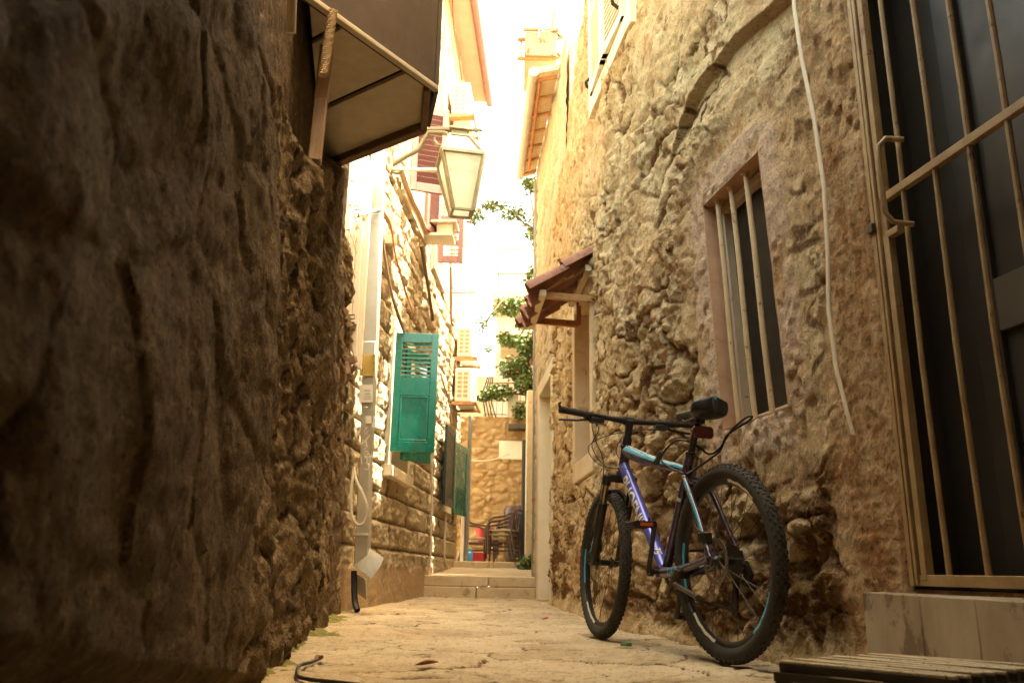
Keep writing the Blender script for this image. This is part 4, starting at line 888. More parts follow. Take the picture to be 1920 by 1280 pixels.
# cables
def cabl(pts, r_=.0024, par=None, nm='brake_cable'):
    P_ = [np.array(p) for p in pts]; out = []
    for i in range(len(P_) - 1):
        p0 = P_[max(i - 1, 0)]; p1 = P_[i]; p2 = P_[i + 1]; p3 = P_[min(i + 2, len(P_) - 1)]
        for k in range(6):
            t = k / 6; out.append(.5 * ((2 * p1) + (p2 - p0) * t + (2 * p0 - 5 * p1 + 4 * p2 - p3) * t * t + (3 * p1 - p0 - 3 * p2 + p3) * t ** 3))
    out.append(P_[-1]); mb = MB(); mb.tube(out, r_, 7); return mb
lv = [steer(HC + V3(.03, -.012, s_ * .165)) for s_ in (-1, 1)]
bo('brake_cable', cabl([lv[0], lv[0] + V3(.09, -.02, .04), V3(.93, .90, -.10), V3(.93, .80, -.06), V3(.93, .66, -.075), V3(1.02, .45, -.075)]), M['black'])
bo('brake_cable', cabl([lv[0] + V3(0, -.01, .02), lv[0] + V3(.06, -.03, .06), V3(.93, .87, -.12), V3(.87, .775, -.075), V3(.79, .76, -.035), V3(.70, .745, -.02)]), M['black'])
bo('brake_cable', cabl([lv[1], lv[1] + V3(.10, .0, -.06), V3(.93, .93, -.04), V3(.95, .87, -.13), V3(.88, .785, -.11), V3(.80, .755, -.035)]), M['black'])
bo('brake_cable', cabl([lv[1] + V3(0, -.01, -.03), V3(.90, .955, .06), V3(.92, .86, .0), V3(.87, .78, .035), V3(.78, .74, .03)]), M['black'])
bo('brake_cable', cabl([V3(.185, .64, -.052), V3(.12, .56, -.066), V3(.08, .47, -.072), V3(.04, .45, -.075), V3(.012, .44, -.07)], .002), M['black'])
# seatpost, saddle
SP = V3(.166, .868); mb = MB(); mb.tube([V3(.24, .72), SP], .0140, 16); mb.box(SP + V3(0, .012), (.04, .06, .03)); bo('seatpost', mb, M['black'], bevel=.006)
mb = MB(); mb.tube([V3(.222, .752) + V3(.0, .0, .0), V3(.219, .758)], .023, 16); mb.tube([V3(.20, .75, -.0), V3(.18, .752, -.012), V3(.175, .748, -.045)], .006, 8); bo('seat_clamp', mb, M['black'])
def saddle_surf():
    ys = np.linspace(.305, .03, 22); n = 20; vs = []; fs = []
    for y in ys:
        t = (.305 - y) / .275
        hw = .020 + .004 * t + .056 * sst(.42, .86, np.array(t)); hw *= math.sqrt(max(0, 1 - ((t - .5) / .502) ** 9)); hw *= min(1, .62 + t * 5) if t < .08 else 1
        zc = .922 - .012 * math.sin(t * pi) + .016 * t; th = .030 + .024 * float(sst(.3, .9, np.array(t)))
        for k in range(n):
            a = 2 * pi * k / n; x = hw * math.copysign(abs(math.cos(a)) ** .75, math.cos(a)); z = math.sin(a)
            zz = zc + (.014 * z ** .8 if z > 0 else th * -abs(z) ** .7) - .012 * (x / .08) ** 2
            vs.append((x, y, zz))
    k = len(ys)
    for i in range(k - 1):
        for j in range(n): fs.append((i * n + j, i * n + (j + 1) % n, (i + 1) * n + (j + 1) % n, (i + 1) * n + j))
    fs += [tuple(range(n - 1, -1, -1)), tuple((k - 1) * n + j for j in range(n))]; return vs, fs
mb = MB(); vs, fs = saddle_surf(); mb.add(vs, fs); sdl = bo('saddle', mb, M['black'], smooth=60)
VS = np.array(vs).reshape(22, 20, 3)
def sad_decal(rows, cols, mt):
    C_ = VS.mean(1, keepdims=True); Q = VS + (VS - C_) / (np.linalg.norm(VS - C_, axis=2, keepdims=True) + 1e-9) * .0013; mb = MB(); rr = list(rows); cc = list(cols)
    mb.add([Q[i, j % 20] for i in rr for j in cc], [(a * len(cc) + b, a * len(cc) + b + 1, (a + 1) * len(cc) + b + 1, (a + 1) * len(cc) + b) for a in range(len(rr) - 1) for b in range(len(cc) - 1)]); bo('saddle_trim', mb, M[mt], sdl, smooth=60)
sad_decal(range(17, 21), range(6, 10), 'cyan')
R21 = VS[21]; cc_ = R21.mean(0); mb = MB(); oy = np.array([0, -.0022, .0006])
mb.add([R21[6] + oy, R21[5] + oy, R21[4] + oy, (R21[4] * .45 + cc_ * .55) + oy, (R21[5] * .42 + cc_ * .58) + oy, (R21[6] * .45 + cc_ * .55) + oy], [(0, 1, 4, 5), (1, 2, 3, 4)]); bo('saddle_trim', mb, M['cyan'], sdl, smooth=60); sad_decal(range(8, 15), range(8, 10), 'cyan'); sad_decal(range(19, 21), range(1, 3), 'cyan')
mb = MB()
for s_ in (-1, 1): mb.tube([V3(.27, .905, s_ * .012), V3(.23, .885, s_ * .022), V3(.13, .885, s_ * .022), V3(.07, .908, s_ * .034)], .0035, 8)
bo('saddle_rail', mb, M['steel'], sdl)
mb = MB(); c_ = V3(.128, .828); mb.prism([c_ + V3(-.008, z, x) for x, z in ((-.045, -.012), (-.036, -.024), (.036, -.024), (.045, -.012), (.045, .014), (.036, .024), (-.036, .024), (-.045, .014))], (0, .010, 0)); mb.bar(c_ + V3(0, 0), V3(.18, .835), .012, .012); bo('rear_reflector', mb, M['redlens'], bevel=.004)
# cranks, pedals, chain, derailleur, kickstand, caliper
CE = V3(.383, .481); CL = CE - BB
mb = MB(); mb.tube([BB + V3(0, 0, -.062), BB + V3(0, 0, .062)], .011, 12); bo('bottom_bracket', mb, M['steel'])
for s_ in (-1, 1):
    e = BB + CL * (1 if s_ < 0 else -1); xo = s_ * .078
    mb = MB(); mb.tube([BB + V3(0, 0, s_ * .058), BB + V3(0, 0, xo)], .019, 14); mb.tube([BB + V3(0, 0, xo), (BB + e) / 2 + V3(0, 0, xo), e + V3(0, 0, s_ * .084)], [(.009, .017), (.0085, .0135), (.009, .0145)], 12, side=X1); crk = bo('crank', mb, M['black'])
    mb = MB(); c_ = e + V3(0, 0, s_ * .142)
    mb.tube([e + V3(0, 0, s_ * .08), e + V3(0, 0, s_ * .188)], .008, 10)
    for y in (-.042, .042): mb.bar(c_ + V3(y, .002, -.045), c_ + V3(y, .002, .045), .012, .026)
    for x in (-.046, 0, .046): mb.bar(c_ + V3(-.042, .002, x), c_ + V3(.042, .002, x), .010, .018)
    for y in (-.045, .045):
        for x in (-.035, -.012, .012, .035): mb.tube([c_ + V3(y, .012, x), c_ + V3(y, .019, x)], .003, 6)
    pd = bo('pedal', mb, M['black'], crk, bevel=.002)
    for y in (-.0485, .0485):
        mb = MB(); mb.box(c_ + V3(y, .002, 0), (.055, .003, .014)); bo('pedal_reflector', mb, M['orangelens'], pd)
mb = MB()
for r_, x_ in ((.083, .043), (.066, .052)): mb.lathe([(r_, x_), (r_, x_ + .002), (r_ - .014, x_ + .002), (r_ - .014, x_)], BB, X1, 40, True)
for k in range(4): a = k * pi / 2 + .4; mb.bar(BB + V3(0, 0, .048), BB + V3(.074 * math.cos(a), .074 * math.sin(a), .046), .006, .016, up=(0, -math.sin(a), math.cos(a)))
bo('chainring', mb, M['steel'])
DP = V3(.018, .275, .050); DP2 = V3(.03, .195, .048)
mb = MB()
up_t = [BB + V3(-.01, .083, .045), V3(.0, RW + .042, .045)]; lo_ = [BB + V3(0, -.083, .045), DP2 + V3(.0, -.02, 0)]
mb.bar(*up_t, .006, .010); mb.bar(*lo_, .006, .010); mb.bar(V3(-.035, RW - .02, .045), DP + V3(-.015, 0), .006, .010); mb.bar(DP + V3(.02, 0), DP2 + V3(-.02, 0), .006, .008)
bo('chain', mb, M['steel'])
mb = MB(); mb.tube([V3(-.005, .345, .07), V3(-.02, .30, .078), V3(-.005, .265, .07)], [.016, .020, .018], 12)
for p in (DP, DP2): mb.lathe([(.021, -.004), (.021, .004)], p, X1, 16)
for x in (-.007, .007): mb.bar(DP + V3(0, 0, x), DP2 + V3(0, 0, x), .002, .022, up=(0, 1, 0))
bo('derailleur', mb, M['black'], bevel=.002)
mb = MB(); mb.box(V3(.045, .425, -.055), (.03, .06, .04)); mb.tube([V3(.03, .40, -.058), V3(.055, .445, -.058)], .014, 10); bo('rear_caliper', mb, M['black'], bevel=.006)
mb = MB(); kp = V3(.235, .295, -.045); mb.box(kp, (.05, .03, .03)); mb.tube([kp + V3(0, .02, -.02), kp + V3(.055, -.075, -.035), ], [.010, .008], 10); mb.tube([kp + V3(.01, -.035, -.03), kp + V3(-.16, -.07, -.045), kp + V3(-.20, -.078, -.05)], [.010, .009, .012], 10); bo('kickstand', mb, M['steel'], bevel=.004)
# cable lock looped round frame
def bpx(px, py, x):
    hd = rad(17.7); fw_ = np.array([-math.sin(hd), math.cos(hd), 0]); rt_ = np.array([math.cos(hd), math.sin(hd), 0]); O_ = np.array([.7733, 3.0323, 0]); d_ = ray(px, py)
    P_ = CAMP + d_ * (((O_ + rt_ * x - CAMP) @ rt_) / (d_ @ rt_)) - O_; return np.array([x, P_ @ fw_, P_[2]])
mb = cabl([bpx(1278, 888, -.04), bpx(1250, 875, -.045), bpx(1236, 862, -.045), bpx(1242, 845, -.04), bpx(1262, 826, -.035), bpx(1284, 826, -.02), bpx(1304, 836, .02), bpx(1326, 850, .05), bpx(1346, 838, .07), bpx(1366, 806, .09), bpx(1392, 783, .10), bpx(1405, 779, .10), bpx(1398, 788, .10), bpx(1374, 803, .09), bpx(1356, 818, .08), bpx(1346, 843, .06), bpx(1326, 860, .04), bpx(1300, 878, .0), bpx(1284, 888, -.03)], .0042)
lk = tag(obj('cable_lock', mb, M['black'], None, world=False), 'black cable lock looped over the bike frame and seatpost', 'bike lock'); lk.location = bk.location; lk.rotation_euler = bk.rotation_euler
mb = MB(); mb.tube([bpx(1236, 846, -.045), bpx(1227, 866, -.045)], .011, 12); mb.tube([bpx(1226, 867, -.045), bpx(1229, 862, -.045)], .0125, 12); o = obj('lock_barrel', mb, M['steel'], lk, world=False)

# ---- doorstep and slatted stool on the right
c1 = onw('RN', 1600, 1105); SX, SY0, SY1, SZ = 1.05, 1.25, 2.54, .257
mb = MB()
jo = [SY1, 2.19, 1.93, 1.60, SY0]
for a, b in zip(jo[:-1], jo[1:]):
    mb.box2((SX, b + .0012, -.02), (1.45, a - .0012, SZ))
tag(obj('doorstep', mb, M['marble'], bevel=.004, base=(SX, 2.0, 0)), 'grubby marble slab doorstep under the iron gate', 'doorstep')
ra, rb_, rc = np.array([.482, 1.575, 0]), np.array([.69, 1.365, 0]), np.array([.77, 1.77, 0])
rv = rb_ - ra; rwv = rc - ra
st = thing('slatted_stool', 'low rusty slatted metal stool in the lower right corner', 'stool', tuple(ra))
ns = 9; mt_, mb = MB(), MB(); pw_ = np.linalg.norm(rwv) / ns; nv_ = rwv / np.linalg.norm(rwv)
for k in range(ns):
    p = ra + rwv * (k + .5) / ns; mb.bar(p + np.array([0, 0, .140]), p + rv + np.array([0, 0, .140]), pw_ * .50, .014)
    dz_ = .0015 * math.sin(k * 2.1); mt_.bar(p + np.array([0, 0, .1495 + dz_]), p + rv * .995 + np.array([0, 0, .1495 - dz_]), pw_ * .48, .005)
obj('slat_shade_core', mb, M['steel'], st, bevel=.001); obj('seat_slats', mt_, M['stool'], st, bevel=.0015)  # cores coloured dark under light tops to paint the shaded gaps between slats
mb = MB()
for a, b in ((ra, ra + rwv), (rb_, rb_ + rwv)): mb.bar(a + np.array([0, 0, .124]), b + np.array([0, 0, .124]), .008, .016)
for a, b in ((ra, rb_), (ra + rwv, rb_ + rwv)): mb.bar(a + np.array([0, 0, .125]), b + np.array([0, 0, .125]), .008, .014)
obj('seat_frame', mb, M['steel'], st)
for p in (ra + rv * .03 + rwv * .03, rb_ - rv * .03 + rwv * .03, ra + rwv * .97 + rv * .03, rb_ + rwv * .97 - rv * .03):
    mb = MB(); mb.bar(p + np.array([0, 0, 0]), p + np.array([0, 0, .118]), .022, .022, up=rv); obj('leg', mb, M['steel'], st)
mb = MB()
for k in range(7):
    t = .2 + k * .09; p = ra + rwv * t + rv * .2; mb.bar(p + np.array([0, 0, .09]), p + rv * .7 + np.array([0, 0, .09]), .018, .005)
obj('lower_shelf', mb, M['steel'], st)

# ---- white trunking on the right wall
rp = [onw('RN', x, y, .055) for x, y in ((1486, -30), (1490, 20), (1503, 110), (1526, 220), (1545, 350), (1552, 470), (1554, 580), (1568, 690), (1590, 780), (1600, 815))]
out = []
for i in range(len(rp) - 1):
    for k in range(5): out.append(rp[i] * (1 - k / 5) + rp[i + 1] * k / 5)
out.append(rp[-1]); kk = len(out)
mb = MB(); mb.tube(out, [(.013 if i < kk - 12 else .013 - .0105 * (i - kk + 12) / 12, .006) for i in range(kk)], 10, side=(0, 1, 0)); tag(obj('cable_trunking', mb, M['cablew']), 'loose white cable trunking hanging down the rough wall beside the gate', 'cable trunking')

# ---- tiled canopy over the far right window
tc = thing('tiled_canopy', 'small clay tiled canopy on a rusty iron frame over the stone window', 'canopy', tuple(wpos('RF', 6.2, 2.3, 0)))
def bracket(Y, zb, zt, pr, mt):
    a, b, c = wpos('RF', Y, zb, .03), wpos('RF', Y, zt, .03), wpos('RF', Y, zb + .02, pr)
    for p, q in ((a, b), (a, c), (c, b)):
        mb = MB(); mb.bar(p, q, .035, .05, up=(0, 1, 0) if abs((q - p)[2]) > .2 * np.linalg.norm(q - p) else (0, 0, 1)); obj('bracket_bar', mb, mt, tc, bevel=.003)
zA = onw('RF', 1110, 562, .03)[2]; zB = onw('RF', 1110, 497, .03)[2]; YA = onw('RF', 1110, 530, .03)[1]; YB = onw('RF', 1087, 600, .03)[1] + .05
bracket(YA, zA, zB, .44, M['rustbrown']); bracket(YB, zA + .0, zB, .44, M['rust'])
for t, nm in ((.10, 'purlin'), (.88, 'purlin')):
    mb = MB(); mb.bar(wpos('RF', YA - .10, zB - (zB - zA) * t - .03, .03 + .42 * t), wpos('RF', YB + .12, zB - (zB - zA) * t - .03, .03 + .42 * t), .045, .045); obj(nm, mb, M['board'], tc)
ntile = 7; Yt = np.linspace(YA - .10, YB + .12, ntile)
for k, y in enumerate(Yt):
    dz = (zB - zA); n_t = wn('RF')
    for lvl in range(2):
        t0, t1 = (-.06, .52) if lvl == 1 else (.44, 1.08)
        p0 = wpos('RF', y, zB - dz * t0 + .025 + (.02 if lvl else 0), .03 + .42 * t0); p1 = wpos('RF', y, zB - dz * t1 + .025 + (.02 if lvl else 0) + random.uniform(-.008, .008), .03 + .42 * t1 + random.uniform(-.02, .02))
        mb = MB()
        sg = 1 if k % 2 == 0 else -1
        for rr, cap in ((.075, 0), (.062, 0)): pass
        upv = np.cross(p1 - p0, np.array([0, 1.0, 0])); upv /= np.linalg.norm(upv); upv *= np.sign(upv[2])
        ring = lambda p, r_: [p + np.array([0, 1.0, 0]) * r_ * math.cos(a) + upv * sg * r_ * math.sin(a) for a in np.linspace(0, pi, 9)]
        A0, A1, B0, B1 = ring(p0, .066), ring(p0, .053), ring(p1, .076), ring(p1, .063); vs = A0 + A1 + B0 + B1; fs = []
        for i in range(8): fs += [(i, i + 1, 18 + i + 1, 18 + i), (9 + i + 1, 9 + i, 27 + i, 27 + i + 1), (18 + i, 18 + i + 1, 27 + i + 1, 27 + i), (i + 1, i, 9 + i, 9 + i + 1)]
        for e_ in (0, 8): fs.append((e_, 9 + e_, 27 + e_, 18 + e_))
        mb.v = []; mb.add([v - (upv * .03 if sg < 0 else 0) * 1.0 if False else v for v in vs], fs); obj('roof_tile', mb, M['tile'], tc)
# ---- downpipe at the far right corner
dpx = at(1006, 900, 10.0); 
mb = MB(); mb.tube([(at(1008, 340, 9.98)[0], 9.98, ez - .05), (at(1007, 640, 9.98)[0], 9.98, 3.0), (dpx[0], 9.98, 1.0), (at(1004, 1112, 9.98)[0], 9.98, -.02)], .05, 14)
dpp = tag(obj('downpipe', mb, M['galvpipe']), 'grey downpipe running down the right hand corner beside the steps', 'downpipe')
for z in (1.1, 2.9, 3.9):
    mb = MB(); mb.tube([(dpx[0] + .003, 9.98, z), (dpx[0] + .003, 9.98, z + .04)], .06, 14); obj('clip', mb, M['rust'], dpp)
# ---- air conditioner box on rusty straps, high right
ac0 = at(1012, 122, 8.3)
ab = thing('wall_unit', 'boxed air conditioner on rusty curved straps high on the right', 'air conditioner', tuple(ac0))
mb = MB(); mb.box(ac0 + np.array([0, 0, .02]), (.36, .75, .30)); obj('casing', mb, M['casing'], ab, bevel=.01)
mb = MB(); mb.box(ac0 + np.array([0, -.38, .19]), (.40, .03, .03)); obj('fitting', mb, M['rust'], ab)
for zz in (.10, -.15):
    wx = float(MX(8.3)); mb = MB(); y_ = ac0[1] - .33
    mb.tube([(ac0[0] - .26, y_, ac0[2] + zz), (ac0[0] + .12, y_, ac0[2] + zz), (ac0[0] + .24, y_, ac0[2] + zz + .03), (wx - .02, y_, ac0[2] + zz + .12), (wx + .01, y_ + .1, ac0[2] + zz + .45)], .024, 8); obj('strap', mb, M['rust'], ab)
mb = MB(); mb.tube([(ac0[0] - .22, ac0[1] - .3, ac0[2] - .1), (ac0[0] - .22, ac0[1] - .3, ac0[2] + .75)], [.02, .006], 8); obj('aerial', mb, M['gutter'], ab)
def hang(name, pts, r_, mt, label, cat, seg=8, group=None):
    P_ = [np.array(p) for p in pts]; return tag(obj(name, cabl(P_, r_), mt), label, cat, group)
hang('cable', [at(1010, 70, 7.9), at(1012, 48, 7.9), at(1022, 60, 7.8), at(1060, 45, 7.4), at(1096, 28, 6.6)], .008, M['cablew'], 'pale wires strung from the high box to the rough house edge', 'cable')
hang('cable', [at(1068, 100, 7.9), at(1052, 125, 8.0), at(1056, 170, 8.0), at(1054, 200, 8.0)], .007, M['cablew'], 'pale wire dangling beside the rusty strap', 'cable')

# ---- left side: boxed canopy
A_, B_, C_, D_, E_ = at(605, 303, 3.65), at(795, 228, 3.30), at(802, 142, 2.97), at(640, 20, 2.55), at(620, 30, 2.62)
zc = A_[2]
cb = thing('boxed_canopy', 'brown boxed board canopy with planked underside jutting from the left wall', 'canopy', (A_[0], A_[1], zc))
fx = lambda p, z=None: np.array([p[0], p[1], zc if z is None else z])
a, b, c = fx(A_), fx(B_), fx(C_)
d = fx(at(560, -25, 2.40)); d2 = np.array([-.325 - .141 * 2.3 - .06, 2.3, zc]); a2 = np.array([-.325 - .141 * a[1] - .12, a[1] + .05, zc])
# planks of the underside (run outwards from the wall)
w0 = lambda t: a2 * (1 - t) + d2 * t; w1_ = lambda t: b * (1 - t) + (b + (d2 - a2)) * t
ed = [0, .36, .70, 1.05]
def clip_half(poly, p, q, keep):
    f = lambda v: (q[0] - p[0]) * (v[1] - p[1]) - (q[1] - p[1]) * (v[0] - p[0]); sg = 1 if f(keep) > 0 else -1; out = []
    for i in range(len(poly)):
        a_, b_ = poly[i], poly[(i + 1) % len(poly)]; fa, fb = f(a_) * sg, f(b_) * sg
        if fa >= 0: out.append(a_)
        if fa * fb < 0: out.append(a_ + (b_ - a_) * fa / (fa - fb))
    return out
for k in range(3):
    t0, t1 = ed[k] + .008, ed[k + 1] - .008
    q = clip_half([w0(t0), w1_(t0), w1_(t1), w0(t1)], c, d, a2)
    if len(q) < 3: continue
    mb = MB(); mb.prism([p + np.array([0, 0, .012 * k]) for p in q], (0, 0, .02)); obj('plank', mb, M['board'], cb, bevel=.003)
mb = MB(); up3 = np.array([0, 0, .02])
mb.bar(a2 + np.array([0, -.015, -.012]), b + np.array([0, -.015, -.012]), .045, .05); mb.bar(b + up3 * -.4, c + up3 * -.4, .03, .05)
obj('edge_trim', mb, M['timber'], cb, bevel=.006)
e2 = c + np.array([.03, .01, -.02]); e3 = d + np.array([.0, 0, -.02])
mb = MB(); nn_ = np.cross(e3 - e2, (0, 0, 1)); nn_ /= np.linalg.norm(nn_); mb.hexa([e2, e3, e3 + np.array([0, 0, .62]), e2 + np.array([0, 0, .62])], [p + nn_ * .02 for p in (e2, e3, e3 + np.array([0, 0, .62]), e2 + np.array([0, 0, .62]))]); obj('fascia', mb, M['brownboard'], cb, bevel=.004)
mb = MB(); mb.bar(e2 - nn_ * .012, e3 - nn_ * .012, .024, .022); obj('fascia_lip', mb, M['board'], cb, bevel=.004)
mb = MB(); b3 = b + np.array([.012, .0, .0]); top3 = np.array([0, 0, .60]); mb.hexa([b3, e2, e2 + top3, b3 + top3], [p + np.array([.015, .012, 0]) for p in (b3, e2, e2 + top3, b3 + top3)]); mb.hexa([a2, b, b + top3, a2 + top3], [p + np.array([0, .015, 0]) for p in (a2, b, b + top3, a2 + top3)])
mb.hexa([w0(0) + top3, b + top3, e2 + top3, e3 + top3], [p + np.array([0, 0, .03]) for p in (w0(0) + top3, b + top3, e2 + top3, e3 + top3)]); obj('box_side', mb, M['brownboard'], cb, smooth=0)
# old batten with a coil on the plaster next to it
q = [onw('L1', 622, 12, -.02), onw('L1', 612, 90, -.02), onw('L1', 602, 190, -.02), onw('L1', 590, 305, -.02)]
pb = thing('wooden_batten', 'split old pinkish wood batten with a coil fixed up the left wall by the canopy', 'batten', tuple(q[-1]))
mb = MB(); mb.bar(q[0], q[2], .035, .05, up=wn('L1')); mb.bar(q[2] + np.array([0, 0, -.0]), q[3], .045, .045, up=wn('L1')); obj('timber', mb, M['oldwood'], pb, bevel=.004)
mb = MB(); q0, q1 = onw('L1', 624, 20, .02), onw('L1', 606, 142, .02); pts_ = []
for i in range(220): t = i / 219; pts_.append(q0 * (1 - t) + q1 * t + np.array([.016 * math.cos(i * 1.0), .016 * math.sin(i * 1.0), 0]))
mb.tube(pts_, .0028, 5); obj('coil', mb, M['bars'], pb)
mb = MB(); mb.tube([onw('L1', 548, -20, .0), onw('L1', 546, 62, .0)], .012, 10); tag(obj('conduit', mb, M['cablew']), 'short pale conduit pipe at the top of the dark left wall', 'pipe')

# ---- left: folded white louvred shutter seen edge on
ws = thing('folded_shutter', 'folded white louvred shutter seen edge on with metal slat catches', 'shutter', tuple(at(640, 690, 5.75)))
def strip(p0, p1, p2, p3, Y, mt, nm, dep=.05, par=None):
    q = [at(*p, Y) for p in (p0, p1, p2, p3)]; mb = MB(); mb.hexa(q, [v + np.array([-.0, dep, 0]) for v in q]); return obj(nm, mb, mt, par or ws, bevel=.003)
strip((652, 286), (664, 282), (645, 612), (633, 608), 5.62, M['white'], 'leaf_edge', .06)
strip((665.5, 282), (675, 279), (656, 612), (646.5, 612), 5.66, M['white'], 'leaf_edge', .06)
strip((677, 279), (686, 276), (667, 682), (657.5, 640), 5.70, M['white'], 'leaf_edge', .06)
strip((688, 276), (697, 330), (676, 690), (668, 690), 5.74, M['white'], 'leaf_edge', .06)
for k in range(7):
    y = 305 + k * 46; x = 668 - k * 2.9; mb = MB(); mb.tube([at(x - 5, y - 12, 5.57), at(x, y, 5.55), at(x + 10, y + 32, 5.56)], .006, 6); mb.tube([at(x - 9, y - 12, 5.57), at(x - 3, y - 13, 5.56)], .006, 6); obj('slat_catch', mb, M['bars'], ws)
for x, y in ((666, 392), (658, 596)):
    mb = MB()
    for dy in (0, 14): mb.tube([at(x - 3, y + dy - 5, 5.56), at(x + 6, y + dy - 6, 5.55), at(x + 7, y + dy + 1, 5.55), at(x, y + dy + 2, 5.56)], .005, 6)
    obj('hinge', mb, M['black'], ws)
mb = MB(); mb.tube([at(672, 405, 5.56), at(710, 392, 6.0)], .012, 8); obj('stay', mb, M['cream'], ws)
wb = thing('wooden_ledge', 'splintered brown timber ledge bracket under the folded white shutter', 'bracket', tuple(at(632, 745, 5.70)))
for p0, p1, w_, h_ in (((612, 600), (664, 612), .05, .06), ((640, 602), (656, 640), .05, .05), ((618, 690), (668, 672), .05, .04), ((634, 606), (638, 745), .04, .05), ((648, 650), (652, 705), .05, .06), ((640, 720), (668, 684), .03, .03)):
    mb = MB(); mb.bar(at(*p0, 5.74), at(*p1, 5.66), w_, h_, up=(0, 1, .1)); obj('timber', mb, M['timber'], wb, bevel=.005)

# ---- sheet metal duct
du = thing('metal_duct', 'tall flat galvanised metal duct with stickers and white scrawl at the left corner', 'duct', tuple(at(680, 1070, 6.0)))
cs = [(697, 235, 721), (689, 400, 714.5), (681, 640, 705), (675, 850, 694.5), (663, 1060, 689)]
prev = None
YD = 6.0
def duct_q(c, yb): return [at(c[0], c[1], YD), at(c[2], c[1], YD), at(c[2], c[1], YD) + np.array([0, .14, 0]), at(c[0], c[1], YD) + np.array([0, .14, 0])]
for i in range(4):
    mb = MB(); q0 = duct_q(cs[i], 0); q1 = duct_q(cs[i + 1], 0)
    if i: q0 = [p + np.array([0, -.004 * i, 0]) for p in q0]
    mb.hexa(q1, q0); obj('duct_section', mb, M['galv'], du, bevel=.006)
mb = MB(); q0 = duct_q((662, 1000, 691), 0); q0 = [p + np.array([0, -.012, 0]) for p in q0]; mb.hexa([p - np.array([0, 0, .02]) for p in q0], q0); obj('seam_strap', mb, M['galv'], du, bevel=.002)
mb = MB(); k0 = [at(661, 1060, YD - .01), at(690, 1040, YD - .01), at(715, 1058, YD - .22), at(697, 1086, YD - .22)]; mb.hexa(k0, [p + np.array([.0, .10, .05]) for p in k0]); obj('spout', mb, M['galv'], du, bevel=.004)
mb = MB(); q = [at(668, 1075, YD + .02), at(685, 1085, YD + .02), at(687, 1124, YD), at(671, 1112, YD)]; mb.hexa(q, [p + np.array([0, .05, 0]) for p in q]); obj('lower_plate', mb, M['galv'], du, bevel=.003)
yf = YD - .022
def patch(x0, y0, x1, y1, mt, nm, par=du, y=yf, sk=0): 
    q = [at(x0 - sk, y1, y), at(x1 - sk, y1, y), at(x1, y0, y), at(x0, y0, y)]; mb = MB(); mb.hexa(q, [p + np.array([0, .003, 0]) for p in q]); return obj(nm, mb, mt, par, smooth=0)
st1 = patch(676, 664, 703.5, 704, M['yellow'], 'yellow_sticker', sk=2)
mb = MB()
for k in range(9):
    yy = 667 + k * 4.3
    for x0, x1 in ((677.5, 681), (699, 703)):
        if k % 2 == 0 or x0 > 690: mb.bar(at(x0 - .2 * k * .4, yy, yf - .002), at(x1 - .2 * k * .4, yy, yf - .002), .0015, .004 if k % 3 else .008)
for xx in (681.5, 698): mb.bar(at(xx, 665, yf - .002), at(xx - 2, 703, yf - .002), .0015, .002, up=(1, 0, 0))
for k in range(6): mb.bar(at(685 + k * 2.2, 667, yf - .002), at(683.4 + k * 2.2, 701, yf - .002), .001, .0012, up=(1, 0, 0))
obj('printing', mb, M['ink'], st1, smooth=0)
st2 = patch(674, 721, 699, 754, M['paper'], 'paper_sticker', sk=1)
mb = MB()
for yy, x0, x1, h_ in ((731, 683, 695.5, .009), (738, 685, 694, .011), (743, 682.5, 695.5, .005), (747, 682, 695.5, .006)): mb.bar(at(x0, yy, yf - .002), at(x1, yy, yf - .002), .001, h_)
obj('printing', mb, M['greyink'], st2, smooth=0)
patch(685.5, 779, 699, 793, M['paper'], 'torn_paper'); patch(697, 779, 702, 802, M['paper'], 'torn_paper')
scr = [[(688, 800), (682.5, 808), (684, 815), (689, 808)], [(694, 815), (690, 820), (683, 829), (676, 833)], [(680, 824), (686, 829), (688, 836)], [(682, 835), (690, 835), (682, 843), (683, 847), (689, 845)], [(692, 848), (688, 854), (683, 858)], [(688, 853), (690, 859), (687, 866)], [(683, 853), (686, 858), (691, 856)], [(686, 858), (690, 864), (686, 869)], [(688, 868), (692, 872), (690, 879), (686, 881), (684, 877)], [(676, 853), (678.5, 869)], [(682, 764), (685, 762), (689, 764)]]
mb = MB()
for s_ in scr:
    P_ = [at(x, y, yf - .006) for x, y in s_]; mb.tube(P_, (.0035), 6)
obj('white_scrawl', mb, M['chalk'], du)
hang('cable_loop', [at(664, 876, 5.9), at(668, 900, 5.88), at(684, 935, 5.86), at(689, 960, 5.86), at(684, 978, 5.86), at(672, 984, 5.86), at(661, 970, 5.86), at(658, 940, 5.87), at(661, 900, 5.88), at(664, 880, 5.9)], .011, M['cable'], 'beige cable loop hanging against the lower part of the metal duct', 'cable')
hang('pipe', [at(664, 1070, 6.02), at(664, 1105, 6.0), at(666, 1130, 5.98), at(670, 1144, 5.95)], .022, M['black'], 'black drain pipe under the metal duct at the foot of the wall', 'pipe')

